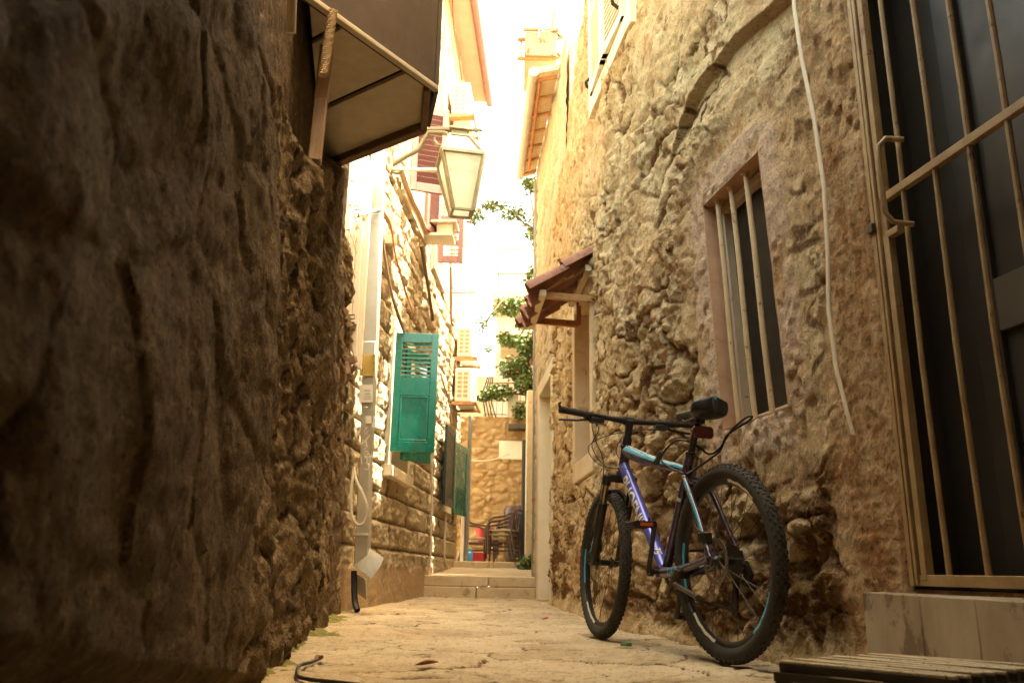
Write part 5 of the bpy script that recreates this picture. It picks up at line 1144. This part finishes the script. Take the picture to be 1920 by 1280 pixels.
# ---- street lantern
LY = 6.9
ln = thing('street_lantern', 'old four sided street lantern with frosted panes on a curled iron wall bracket', 'street lamp', tuple(onw('L2', 705, 300)))
cc = at(866, 330, LY); s_px = LY / FPX * 1.03
zt0 = at(864, 262, LY)[2]; zsh = at(864, 302, LY)[2]; zbt = at(864, 400, LY)[2]
cxT, cxS, cxB = at(859, 262, LY)[0], at(863, 302, LY)[0], at(866, 398, LY)[0]
rot = rad(11)
def sq(cx, hw, z): return [np.array([cx, LY, z]) + hw * np.array([math.cos(rot + pi / 4 + k * pi / 2) * 1.414, math.sin(rot + pi / 4 + k * pi / 2) * 1.414, 0]) for k in range(4)]
hwS, hwT, hwB = .192, .088, .092
S_, T_, B2 = sq(cxS, hwS, zsh), sq(cxT, hwT, zt0), sq(cxB, hwB, zbt)
mb = MB()
for k in range(4):
    mb.bar(S_[k], S_[(k + 1) % 4], .036, .036); mb.bar(B2[k], B2[(k + 1) % 4], .024, .022); mb.bar(T_[k], T_[(k + 1) % 4], .024, .018)
    mb.bar(S_[k], B2[k], .032, .032, up=(S_[k] - S_[(k + 2) % 4])); mb.bar(S_[k], T_[k], .028, .028, up=(S_[k] - S_[(k + 2) % 4]))
obj('lantern_frame', mb, M['lamp'], ln, bevel=.003)
ins = lambda q, c, f: np.array(c) + (q - np.array(c)) * f
for lo2, hi2 in ((B2, S_), (S_, T_)):
    for k in range(4):
        k2 = (k + 1) % 4; cl = sum(lo2) / 4; ch = sum(hi2) / 4; q = [ins(lo2[k], cl, .97), ins(lo2[k2], cl, .97), ins(hi2[k2], ch, .97), ins(hi2[k], ch, .97)]
        mb = MB(); mb.hexa(q, [ins(p, (cl + ch) / 2, .985) for p in q]); obj('glass_pane', mb, M['lglass'], ln, smooth=0)
mb = MB(); mb.box(np.array([cxT, LY, zt0 + .035]), (.15, .15, .05), Matrix.Rotation(rot, 3, 'Z')); mb.box(np.array([cxT, LY, zt0 + .075]), (.19, .19, .022), Matrix.Rotation(rot, 3, 'Z')); obj('chimney_cap', mb, M['lamp'], ln, bevel=.006)
pz = at(860, 244, LY)[2]
mb = MB(); xa, xb = onw('L2', 772, 240)[0], at(905, 246, LY)[0]
xw = wpos('L2', LY, 0, 0)[0]
prof2 = [(xw + .1, -.015), (xw + .1, .012), (cxT - .10, .022), (cxT + .02, .018), (xb - .10, .010), (xb - .07, .024), (xb, .0), (xb - .07, -.014), (xb - .1, -.006), (cxT + .06, -.012), (cxT + .02, -.05), (cxT - .04, -.05), (cxT - .08, -.012)]
mb.prism([(x, LY - .02, pz + z) for x, z in prof2], (0, .04, 0)); obj('bracket_arm', mb, M['lamp'], ln, bevel=.004)
w_an = np.array([xw, LY, at(700, 305, LY)[2]])
mb = MB(); arm = [w_an + np.array([.02, 0, -.02]), np.array([xw + .25, LY, w_an[2] + .09]), np.array([cxT - .28, LY, pz - .03]), np.array([cxT - .16, LY, pz - .03])]
arm = [arm[0], arm[0] * .5 + arm[1] * .5 + np.array([0, 0, .03]), arm[1] + np.array([0, 0, .05]), arm[1] * .5 + arm[2] * .5 + np.array([0, 0, .035]), arm[2], arm[3]]
cen = np.array([cxT - .15, LY, pz - .10]); arm += [cen + .07 * np.array([math.cos(t), 0, math.sin(t)]) for t in np.linspace(pi / 2, -1.1 * pi, 16)] 
mb.tube(arm, [.022] * (len(arm) - 6) + [.019, .018, .016, .014, .012, .010], 10)
c2_ = w_an + np.array([.06, 0, -.04]); mb.tube([c2_ + .065 * np.array([math.cos(t), 0, math.sin(t)]) for t in np.linspace(0, 2 * pi, 20)], .013, 8); obj('bracket_scroll', mb, M['lamp'], ln)
mb = MB(); zz = at(785, 318, LY)[2]; mb.bar((xw, LY, zz), (cxS - hwS * 1.1, LY, zz), .03, .028); obj('brace', mb, M['white'], ln, bevel=.004)

# ---- air conditioners on the limestone house
def make_ac():
    t = thing('air_conditioner', 'tmp', 'air conditioner', (0, 0, 0), 0, 'air conditioners on the limestone house')
    mb = MB(); mb.box2((.05, 0, 0), (.33, .80, .56)); obj('casing', mb, M['whitep'], t, world=False, bevel=.02)
    mb = MB()
    for i in range(2):
        for j in range(6): mb.box2((.095 + i * .10, -.004, .07 + j * .075), (.165 + i * .10, .0, .12 + j * .075))
    obj('side_grille', mb, M['seatpad'], t, world=False)
    mb = MB(); mb.lathe([(.22, 0), (.22, .008), (.20, .008), (.20, 0)], (.329, .45, .28), (1, 0, 0), 32, True)
    for r_ in (.05, .10, .15): mb.lathe([(r_, 0), (r_, .006), (r_ - .008, .006), (r_ - .008, 0)], (.331, .45, .28), (1, 0, 0), 28, True)
    obj('fan_grille', mb, M['gutter'], t, world=False)
    mb = MB()
    for y in (.1, .7): mb.bar((0, y, -.03), (.40, y, -.03), .05, .04); mb.bar((.01, y, -.05), (.01, y, -.35), .04, .02, up=(1, 0, 0))
    mb.bar((.40, .0, -.03), (.40, .8, -.03), .03, .04); mb.box2((.0, -.01, -.052), (.42, .1, -.006)); obj('bracket', mb, M['rustbrown'], t, world=False)
    return t
ac = make_ac(); rz = -math.atan(.0625)
spots = [(840, 214, 155, 'white air conditioner highest up under the pink eave'), (818, 428, 375, 'white air conditioner behind the lantern above the maroon shutter frame'), (851, 668, 612, 'white air conditioner on a rusty shelf, upper of the stacked pair'), (846, 752, 690, 'white air conditioner on a dark shelf, lower of the stacked pair')]
for k, (px, pb_, pt_, lab) in enumerate(spots):
    p = onw('L2', px, pb_, .02); zt = at(px, pt_, p[1])[2]; s_ = (zt - p[2]) / .56
    o = ac if k == 0 else copy_tree(ac); o.location = p; o.rotation_euler = (0, 0, rz); o.scale = (min(s_, 1.05),) * 3; o['label'] = lab
sf = thing('wall_shelf', 'small weathered bracket shelf below the air conditioner behind the lantern', 'shelf', tuple(onw('L2', 792, 450, .0)))
p = onw('L2', 792, 448, .0); mb = MB(); mb.bar(p, p + wn('L2') * .36, .30, .03); obj('board', mb, M['white'], sf); mb = MB(); mb.bar(p + np.array([0, 0, .16]), p + np.array([0, 0, .16]) + wn('L2') * .4, .30, .025); obj('board', mb, M['white'], sf)
mb = MB(); mb.box(p + wn('L2') * .26 + np.array([0, .0, .085]), (.18, .2, .12)); obj('meter_box', mb, M['board'], sf, bevel=.008)

# ---- cables on the limestone house
def wcable(pts, r_, mt, label, off=.06): return hang('cable', [onw('L2', x, y, off) for x, y in pts], r_, mt, label, 'cable')
def acable(pts, r_, mt, label): return hang('cable', [at(*p) for p in pts], r_, mt, label, 'cable')
acable([(708, 262, 6.3), (710, 330, 6.3), (716, 440, 6.35), (732, 540, 6.6), (748, 595, 7.0), (758, 622, 7.25)], .014, M['cabled'], 'thick dark cable running from the lantern bracket down to the teal shutter')
acable([(705, 262, 6.28), (706, 330, 6.28), (714, 385, 6.35), (732, 420, 6.5), (742, 480, 6.7), (760, 545, 7.1), (776, 590, 7.5)], .009, M['rust'], 'thin reddish cable drooping beside the thick dark cable')
wcable([(848, -10), (852, 60), (860, 105), (866, 150)], .012, M['cabled'], 'dark cable down the wall under the pink eave')
wcable([(836, 52), (834, 100), (832, 150), (830, 200)], .03, M['gutter'], 'grey pipe run high on the limestone wall')
wcable([(752, 320), (770, 370), (785, 400), (800, 440)], .03, M['oldwood'], 'brown timber strip high on the limestone wall beside the lantern brace')
wcable([(790, 460), (800, 520), (812, 600)], .02, M['cabled'], 'dark stained cable below the small wall shelf')
wcable([(845, 500), (846, 560), (846, 600), (850, 610)], .018, M['cabled'], 'twisted dark cable under the far maroon shutter')
wcable([(826, 700), (838, 740), (845, 770), (850, 790)], .010, M['cabled'], 'brown cable running to the lower stacked air conditioner')
wcable([(811, 760), (810, 900), (808, 1000), (804, 1110)], .012, M['cablew'], 'white cable down the coursed stone to the steps')
wcable([(836, 965), (834, 1000), (833, 1040), (838, 1058), (842, 1064)], .014, M['cablew'], 'pale pipe stub bending out at the landing')
for px, py in ((846, 548),):
    p = onw('L2', px, py, 0); mb = MB(); mb.tube([p, p + wn('L2') * .35], .02, 8); mb.tube([p + wn('L2') * .34, p + wn('L2') * .34 + np.array([0, 0, .06])], .012, 8); tag(obj('washing_line_arm', mb, M['gutter']), 'short metal arm sticking out above the stacked air conditioners', 'bracket')
p = onw('L2', 727, 450, .03); mb = MB(); mb.box(p + np.array([0.03, 0, 0]), (.10, .06, .09)); tag(obj('junction_box', mb, M['board'], bevel=.006), 'square brown junction box on the cables right of the duct', 'junction box')
p = onw('L2', 748, 930, .012)

# ---- end of the alley
pl_ = at(878, 900, 12.5)
mb = MB(); mb.tube([(pl_[0], 12.5, .3), (pl_[0] + .005, 12.5, at(880, 780, 12.5)[2])], .035, 10); tag(obj('downpipe', mb, M['galvpipe']), 'thin grey pipe at the far end of the limestone house beside the red pole', 'downpipe')
pp_ = at(871, 965, 12.9); pr = thing('striped_pole', 'red and white upright pole against the golden stone wall', 'pole', (pp_[0], 12.9, .42))
mb = MB(); mb.box2((pp_[0] - .05, 12.9, .42), (pp_[0] - .002, 12.94, at(871, 938, 12.9)[2])); obj('white_half', mb, M['whitep'], pr, bevel=.004)
mb = MB(); mb.box2((pp_[0], 12.9, at(871, 992, 12.9)[2]), (pp_[0] + .045, 12.94, at(871, 938, 12.9)[2])); obj('red_half', mb, M['red'], pr, bevel=.004)
bx = at(983, 900, 13.2); mb = MB(); mb.tube([(bx[0], 13.2, .42), (bx[0], 13.2, at(982, 825, 13.2)[2])], .045, 10); tag(obj('gap_shadow', mb, M['black']), 'black upright strip standing in for the shadowed gap at the right end of the golden stone wall', 'gap_shadow')  # black tube drawn for the dark recess shadow beside the pier
px0 = at(986.5, 900, 12.45)[0]
mb = MB(); mb.box2((px0, 12.45, .2), (px0 + .11, 13.1, 3.0)); mb.box2((px0 + .115, 12.4, .2), (px0 + .9, 13.0, 3.05)); tag(obj('stone_pier', mb, M['surround'], bevel=.02), 'yellowish rendered pier behind the grey downpipe', 'pier')
def chair(loc, rz_, label, stack=1, group='cane armchairs on the terrace'):
    t = thing('armchair', label, 'chair', loc, rz_, group); t.scale = (.82, .82, .82)
    for s_ in (-1, 1):
        mb = MB(); mb.tube([(s_ * .25, .22, 0), (s_ * .26, .24, .45), (s_ * .265, .21, .62), (s_ * .27, .12, .67), (s_ * .27, -.12, .70), (s_ * .25, -.24, .76)], .020, 8); obj('arm', mb, M['rattan'], t, world=False)
        mb = MB(); mb.tube([(s_ * .23, -.30, 0), (s_ * .225, -.22, .42), (s_ * .22, -.28, .80)], .020, 8); obj('leg', mb, M['rattan'], t, world=False)
    mb = MB(); mb.tube([(-.22, -.28, .80), (0, -.31, .83), (.22, -.28, .80)], .018, 8)
    for x in (-.12, 0, .12): mb.tube([(x, -.29, .80), (x, -.24, .45)], .012, 6)
    obj('backrest', mb, M['rattan'], t, world=False)
    mb = MB(); mb.box((0, 0, .44), (.46, .46, .035)); obj('seat', mb, M['seatpad'], t, world=False, bevel=.012)
    mb = MB(); mb.bar((-.25, .22, .25), (.25, .22, .25), .02, .02); mb.bar((-.23, -.26, .2), (.23, -.26, .2), .02, .02); mb.bar((-.24, .22, .22), (-.24, -.26, .22), .02, .02); mb.bar((.24, .22, .22), (.24, -.26, .22), .02, .02); obj('stretcher', mb, M['rattan'], t, world=False)
    return t
c1_ = at(897, 1050, 13.15); chair((c1_[0] - .05, 13.3, .42), rad(-78), 'brown cane armchair with a pale seat, left one by the blue bottle')
for k in range(3):
    c2_ = at(935, 1050, 13.25); chair((c2_[0] + .02 + .03 * k, 13.3 - .05 * k, .42 + .062 * k), rad(70), ['brown cane armchair at the bottom of the stack of three', 'brown cane armchair in the middle of the stack of three', 'brown cane armchair on top of the stack of three'][k])
b_ = at(972, 1000, 13.9); mb = MB(); mb.lathe([(.20, 0), (.23, .1), (.235, .62), (.245, .66), (.25, .86), (.22, .92), (.05, .93)], (b_[0], 13.9, .42), (0, 0, 1), 24); tag(obj('barrel', mb, M['rattan']), 'dark brown covered barrel in the right corner of the terrace', 'barrel')
b_ = at(908, 1010, 13.9); mb = MB(); mb.lathe([(.11, .325), (.15, .53), (.165, .53), (.165, .55), (.14, .55), (.10, .345)], (b_[0], 13.9, .42), (0, 0, 1), 24); rt = tag(obj('bucket', mb, M['red']), 'red plastic bucket behind the cane armchairs', 'bucket')
mb = MB(); mb.box2((b_[0] - .25, 13.75, .70), (b_[0] + .3, 14.2, .742))
tt = thing('side_table', 'small brown table under the red bucket', 'table', (b_[0], 13.97, .42)); obj('top', mb, M['rattan'], tt, bevel=.005)
for x in (-.22, .27):
    for y in (13.78, 14.16): mb = MB(); mb.bar((b_[0] + x, y, .42), (b_[0] + x, y, .698), .035, .035); obj('leg', mb, M['rattan'], tt)
b_ = at(895, 1045, 13.05); mb = MB()
mb.box2((b_[0] - .10, 13.05, .425), (b_[0] + .10, 13.25, .44)); 
for q0, q1 in (((-.10, 13.05), (.10, 13.062)), ((-.10, 13.24), (.10, 13.25)), ((-.10, 13.062), (-.09, 13.24)), ((.09, 13.062), (.10, 13.24))): mb.box2((b_[0] + q0[0], q0[1], .44), (b_[0] + q1[0], q1[1], .55))
mb.box2((b_[0] - .108, 13.042, .55), (b_[0] + .108, 13.258, .565)); tag(obj('crate', mb, M['red'], bevel=.003), 'red crate on the terrace floor beside the blue bottle', 'crate')
b_ = at(880.5, 1050, 12.95); mb = MB(); mb.lathe([(.045, 0), (.05, .01), (.05, .10), (.045, .13), (.02, .155), (.018, .175)], (b_[0], 12.95, .424), (0, 0, 1), 20); mb.tube([(b_[0] - .035, 12.95, .54), (b_[0] - .03, 12.95, .60), (b_[0], 12.95, .615), (b_[0] + .03, 12.95, .59), (b_[0] + .03, 12.95, .54)], .012, 8); tag(obj('bottle', mb, M['blue']), 'light blue plastic bottle standing at the terrace edge', 'bottle')
b_ = at(925, 1000, 14.1); zz = at(925, 978, 14.1)[2]; mb = MB(); 
for x in (-.035, .035): mb.bar((b_[0] + x, 14.1, .42), (b_[0] + x, 14.1, zz), .022, .03)
mb.tube([(b_[0] + .13 * math.cos(t), 14.1, zz + .10 + .10 * math.sin(t)) for t in np.linspace(pi, 2 * pi, 14)], [.02] * 14, 10); mb.bar((b_[0] - .2, 14.1, .44), (b_[0] + .2, 14.1, .44), .25, .03); tag(obj('forked_stand', mb, M['rattan'], bevel=.003), 'dark stand with a U shaped fork on top behind the armchairs', 'stand')
hang('cord', [at(872, 862, 14.4), at(900, 864, 14.4), at(930, 860, 14.4), at(955, 850, 14.4)], .012, M['cablew'], 'white cord sagging across the golden stone wall', 'cord')
# terrace above: slabs, railing, white house, frame
def zY(y, Y, x=940): return at(x, y, Y)[2]
th_ = thing('far_house', 'bright white house with stepped concrete balconies beyond the stone wall', 'house', (.1, 16.6, 0))
mb = MB(); mb.box2((at(932, 500, 16.6)[0], 16.6, 0), (2.2, 20, zY(470, 16.6))); obj('wall', mb, M['farwhite'], th_, smooth=0)
xr = .75
for x0, ya_, yb_2, Y0, nm in ((925, 543, 562, 15.4, 'balcony_slab'), (938, 628, 648, 15.4, 'balcony_slab'), (916, 792, 822, 14.75, 'balcony_slab'), (936, 826, 860, 14.62, 'lintel')):
    mb = MB(); mb.box2((at(x0, ya_, Y0)[0], Y0, zY(yb_2, Y0)), (xr, 16.58, zY(ya_, Y0))); obj(nm, mb, M['slab'] if nm == 'balcony_slab' and Y0 > 15 else M['farwhite'], th_, bevel=.01)
hl = thing('retaining_wall', 'pale sunlit retaining wall above the golden stone wall', 'wall', (-1, 18, 0)); mb = MB(); mb.box2((-3.0, 18, 0), (at(958, 720, 18)[0] + .2, 18.6, zY(706, 18))); obj('masonry', mb, M['mwall_far'] if 'mwall_far' in M else M['surround'], hl, smooth=0)
def railing(x0, x1, ya_, yb_2, Y, label, n):
    t = thing('railing', label, 'railing', tuple(at(x0, yb_2, Y)), 0, None); p0, p1 = at(x0, yb_2, Y), at(x1, yb_2, Y); zt = zY(ya_, Y); z0 = zY(yb_2, Y)
    mb = MB(); mb.bar((p0[0], Y, zt), (p1[0], Y, zt), .02, .02); mb.bar((p0[0], Y, z0 + .08), (p1[0], Y, z0 + .08), .018, .018); mb.bar((p0[0], Y, (z0 + zt) / 2), (p1[0], Y, (z0 + zt) / 2), .014, .014); obj('rail', mb, M['rustbrown'], t)
    for k in range(n):
        x = p0[0] + (p1[0] - p0[0]) * k / (n - 1); mb = MB(); mb.tube([(x, Y, z0), (x + .012, Y - .03, (z0 + zt) / 2), (x, Y, zt)], .0065, 6); obj('baluster', mb, M['rustbrown'], t)
    return t
railing(908, 985, 718, 785, 14.85, 'dark iron railing on the terrace above the golden stone wall', 8)
mb = MB(); c0 = at(912, 740, 14.7)
for k in range(4): mb.tube([c0 + np.array([.06 * k, 0, -.42]), c0 + np.array([-.05 + .05 * k, -.02, -.15]), c0 + np.array([-.06 + .05 * k, -.02, .05]), c0 + np.array([.02 + .03 * k, 0, .35])], .011, 6)
mb.tube([c0 + np.array([-.06, -.02, .05]), c0 + np.array([.15, -.02, .05])], .01, 6); tag(obj('plant_basket', mb, M['black']), 'curved dark iron basket frame at the left end of the terrace railing', 'basket')
t = thing('awning_framework', 'thin rectangular metal awning frame on the upper balcony of the white house', 'frame', tuple(at(930, 540, 15.45)))
q = [at(928, 469, 15.45), at(1000, 469, 15.45), at(1000, 514, 15.45), at(934, 514, 15.45)]
mb = MB()
for a, b in ((q[0], q[1]), (q[3], q[2]), (q[0], q[3]), (q[3], at(934, 545, 15.45))): mb.bar(a, b, .025, .025, up=(0, 1, .01))
obj('bar', mb, M['steel'], t)
mb = MB(); mb.box2((at(951, 742, 14.8)[0], 14.78, zY(786, 14.8)), (at(972, 742, 14.8)[0], 14.95, zY(738, 14.8))); tag(obj('planter', mb, M['farwhite'], bevel=.02), 'white box planter on the terrace railing under the bougainvillea', 'planter')
mb = MB(); mb.box2((at(953, 790, 14.55)[0], 14.4, zY(806, 14.55)), (at(986, 790, 14.55)[0], 14.68, zY(796, 14.55))); tag(obj('window_box', mb, M['steel'], bevel=.01), 'dark window box hung on the front of the terrace slab', 'planter')

# ---- plants
def leaves(mb, c, rx, ry, rz_, n, size, droop=.3):
    for _ in range(n):
        while True:
            u = RNG.uniform(-1, 1, 3)
            if u @ u < 1: break
        p = np.array(c) + u * np.array([rx, ry, rz_]); a = RNG.uniform(0, 2 * pi); el = RNG.uniform(-.9, .5); d = np.array([math.cos(a) * math.cos(el), math.sin(a) * math.cos(el), math.sin(el)])
        s_ = np.cross(d, RNG.normal(size=3)); s_ /= np.linalg.norm(s_); nn = np.cross(d, s_); L_ = size * RNG.uniform(.6, 1.3); w_ = L_ * .36
        v = [p, p + d * L_ * .5 + s_ * w_ + nn * L_ * .06, p + d * L_, p + d * L_ * .5 - s_ * w_ + nn * L_ * .06, p + d * L_ * .5]
        mb.add(v, [(0, 1, 4), (1, 2, 4), (2, 3, 4), (3, 0, 4)])
def plant(name, label, blobs, stems, n_fl=0, cat='plant', lsize=.07, dens=1.0, group=None):
    base = stems[0][0]
    t = thing(name, label, cat, tuple(base), 0, group); mbs = [MB(), MB()]; fl = MB()
    for i, (c, r_) in enumerate(blobs):
        n = int(420 * dens * (r_[0] * r_[1] * r_[2]) ** .5 / .06); leaves(mbs[0], c, *r_, int(n * .6), lsize); leaves(mbs[1], np.array(c) + np.array([0, 0, .1 * r_[2]]), *r_, int(n * .4), lsize)
        if n_fl: leaves(fl, np.array(c) + np.array([0, -.2 * r_[1], 0]), r_[0], r_[1], r_[2], n_fl, lsize * .75)
    obj('foliage', mbs[0], M['leaf'], t, smooth=0); obj('young_foliage', mbs[1], M['leaf2'], t, smooth=0)
    if n_fl: obj('blossom', fl, M['bract'], t, smooth=0)
    mb = MB()
    for s_ in stems: mb.tube(s_, [.016] * (len(s_) - 1) + [.006], 6)
    obj('stem', mb, M['stem'], t); return t
b = lambda x, y, Y: at(x, y, Y)
plant('bougainvillea', 'bougainvillea with pink blossom spilling over the terrace railing', [(b(965, 690, 14.7), (.32, .25, .22)), (b(990, 650, 14.7), (.2, .2, .3)), (b(935, 735, 14.6), (.28, .2, .14)), (b(985, 720, 14.6), (.2, .2, .2)), (b(905, 745, 14.6), (.16, .1, .06)), (b(975, 770, 14.5), (.12, .1, .16))],
      [[b(990, 790, 14.7), b(985, 730, 14.7), b(965, 690, 14.7), b(935, 665, 14.7)], [b(985, 740, 14.7), b(940, 735, 14.65), b(895, 750, 14.6)], [b(985, 740, 14.7), b(990, 690, 14.7), b(995, 640, 14.7)]], 14, 'shrub')
plant('bougainvillea', 'green bougainvillea hanging from the upper balcony of the white house', [(b(960, 575, 15.3), (.36, .2, .18)), (b(985, 600, 15.2), (.22, .2, .2)), (b(965, 640, 15.2), (.3, .2, .12)), (b(945, 632, 15.2), (.12, .1, .1))],
      [[b(990, 560, 15.4), b(975, 575, 15.3), b(945, 580, 15.3)], [b(990, 600, 15.3), b(975, 630, 15.2), b(940, 640, 15.2)]], 8, 'shrub')
plant('climbing_vine', 'leafy vine climbing behind the tall house with sprays reaching into the sky', [(b(1000, 350, 11), (.10, .1, .16)), (b(998, 430, 11), (.12, .1, .22)), (b(1000, 520, 11), (.10, .1, .2)), (b(965, 400, 11), (.22, .1, .10)), (b(925, 385, 11), (.18, .1, .09)), (b(890, 405, 11), (.12, .08, .14)), (b(990, 345, 11), (.1, .08, .08))],
      [[b(1004, 620, 11), b(1003, 500, 11), b(1000, 400, 11), b(990, 335, 11)], [b(1002, 440, 11), b(965, 400, 11), b(925, 382, 11), b(880, 400, 11)], [b(1002, 480, 11), b(1000, 430, 11), b(940, 410, 11)]], 5, 'vine', .06, .55)
plant('trailing_spray', 'loose trailing spray of leaves hanging in the bright gap', [(b(905, 605, 14), (.10, .06, .12)), (b(890, 650, 14), (.06, .05, .08)), (b(925, 590, 14), (.06, .05, .06)), (b(915, 655, 14), (.05, .05, .05))], [[b(945, 560, 14.2), b(920, 590, 14), b(905, 610, 14), b(908, 660, 14)], [b(920, 590, 14), b(890, 650, 14)]], 0, 'plant', .06, .35)
plant('weed', 'small green weed growing at the right end of the landing', [(b(985, 1055, 12.2), (.16, .12, .10)), (b(992, 1068, 12.1), (.12, .1, .07)), (b(1000, 1045, 12.2), (.05, .08, .08))], [[b(995, 1075, 12.2), b(990, 1060, 12.2), b(980, 1045, 12.2)], [b(995, 1075, 12.2), b(997, 1055, 12.2), b(1000, 1035, 12.2)]], 0, 'plant', .05, .8)
# ---- small things on the ground
wl = [gnd(x, y, z) for x, y, z in ((604, 1231, .012), (585, 1240, .014), (563, 1246, .016), (557, 1258, .014), (560, 1268, .010), (590, 1274, .008), (640, 1279, .008), (700, 1286, .008))]
hang('wire', wl, .0055, M['black'], 'bent black wire lying on the paving in the lower left corner', 'wire')
q = gnd(1171, 1210, .012); gc = thing('plastic_clip', 'small bright green plastic clip on the paving by the front wheel', 'clip', tuple(q)); mb = MB(); mb.box(q + np.array([0, 0, .004]), (.036, .012, .008), Matrix.Rotation(.2, 3, 'Z')); mb.box(q + np.array([.018, -.006, .006]), (.016, .02, .014), Matrix.Rotation(.5, 3, 'Z')); obj('clip_body', mb, M['greenclip'], gc, bevel=.003)
def flat_leaf(px, py, L_, rz_, mt, label, cat, nm):
    p = gnd(px, py, .006); mb = MB(); n = 8; vs = []
    for i in range(n + 1):
        t = i / n; w_ = L_ * .24 * math.sin(pi * min(1, t * 1.02)) ** .8
        for s_ in (-1, 0, 1): vs.append(p + np.array([math.cos(rz_) * (t - .5) * L_ - math.sin(rz_) * s_ * w_, math.sin(rz_) * (t - .5) * L_ + math.cos(rz_) * s_ * w_, .004 + abs(s_) * .012 * math.sin(pi * t) + .01 * t * t]))
    fs = [(i * 3 + j, i * 3 + j + 1, i * 3 + j + 4, i * 3 + j + 3) for i in range(n) for j in range(2)]; mb.add(vs, fs); o = tag(obj(nm, mb, mt), label, cat); s = o.modifiers.new('thickness', 'SOLIDIFY'); s.thickness = .001; return o
flat_leaf(800, 1249, .075, .1, M['dryleaf'], 'curled dry brown leaf on the middle of the paving', 'leaf', 'dry_leaf')
flat_leaf(597, 1239, .04, 1.0, M['dryleaf'], 'small reddish leaf scrap beside the black wire', 'leaf', 'dry_leaf')
flat_leaf(1022, 1162, .05, .4, M['bract'], 'fallen pink petal on the paving near the front wheel', 'petal', 'petal')
flat_leaf(838, 1121, .06, .0, M['bract'], 'fallen pink petals at the foot of the steps, left', 'petal', 'petal')
flat_leaf(932, 1122, .07, .3, M['paper'], 'white paper scrap at the foot of the steps, right', 'litter', 'paper_scrap')
# moss along the foot of the left wall
def moss_pos(T, Y):
    n = wn('L1'); X = -.325 - .141 * Y; w_ = .05 + .11 * sst(.25, .8, vn(Y * 2.2, Y * 0, 203)) * (.5 + vn(Y * 9, Y * 0, 201)); d = T * w_
    h = (.026 * (1 - T ** 1.4)) * (.15 + 1.1 * sst(.2, .8, vn(d * 22, Y * 22, 202))) + .006 * vn(d * 70, Y * 70, 205) - .012
    return X + n[0] * (d - .05), Y + n[1] * (d - .05), h, (0 * T, 0 * T, 0 * T)
o = sheet('moss', np.linspace(0, 1, 26), np.arange(1.4, 6.2, .009), moss_pos, None, M['moss'], base=(0, 0, 0), flip=False); o['kind'] = 'stuff'
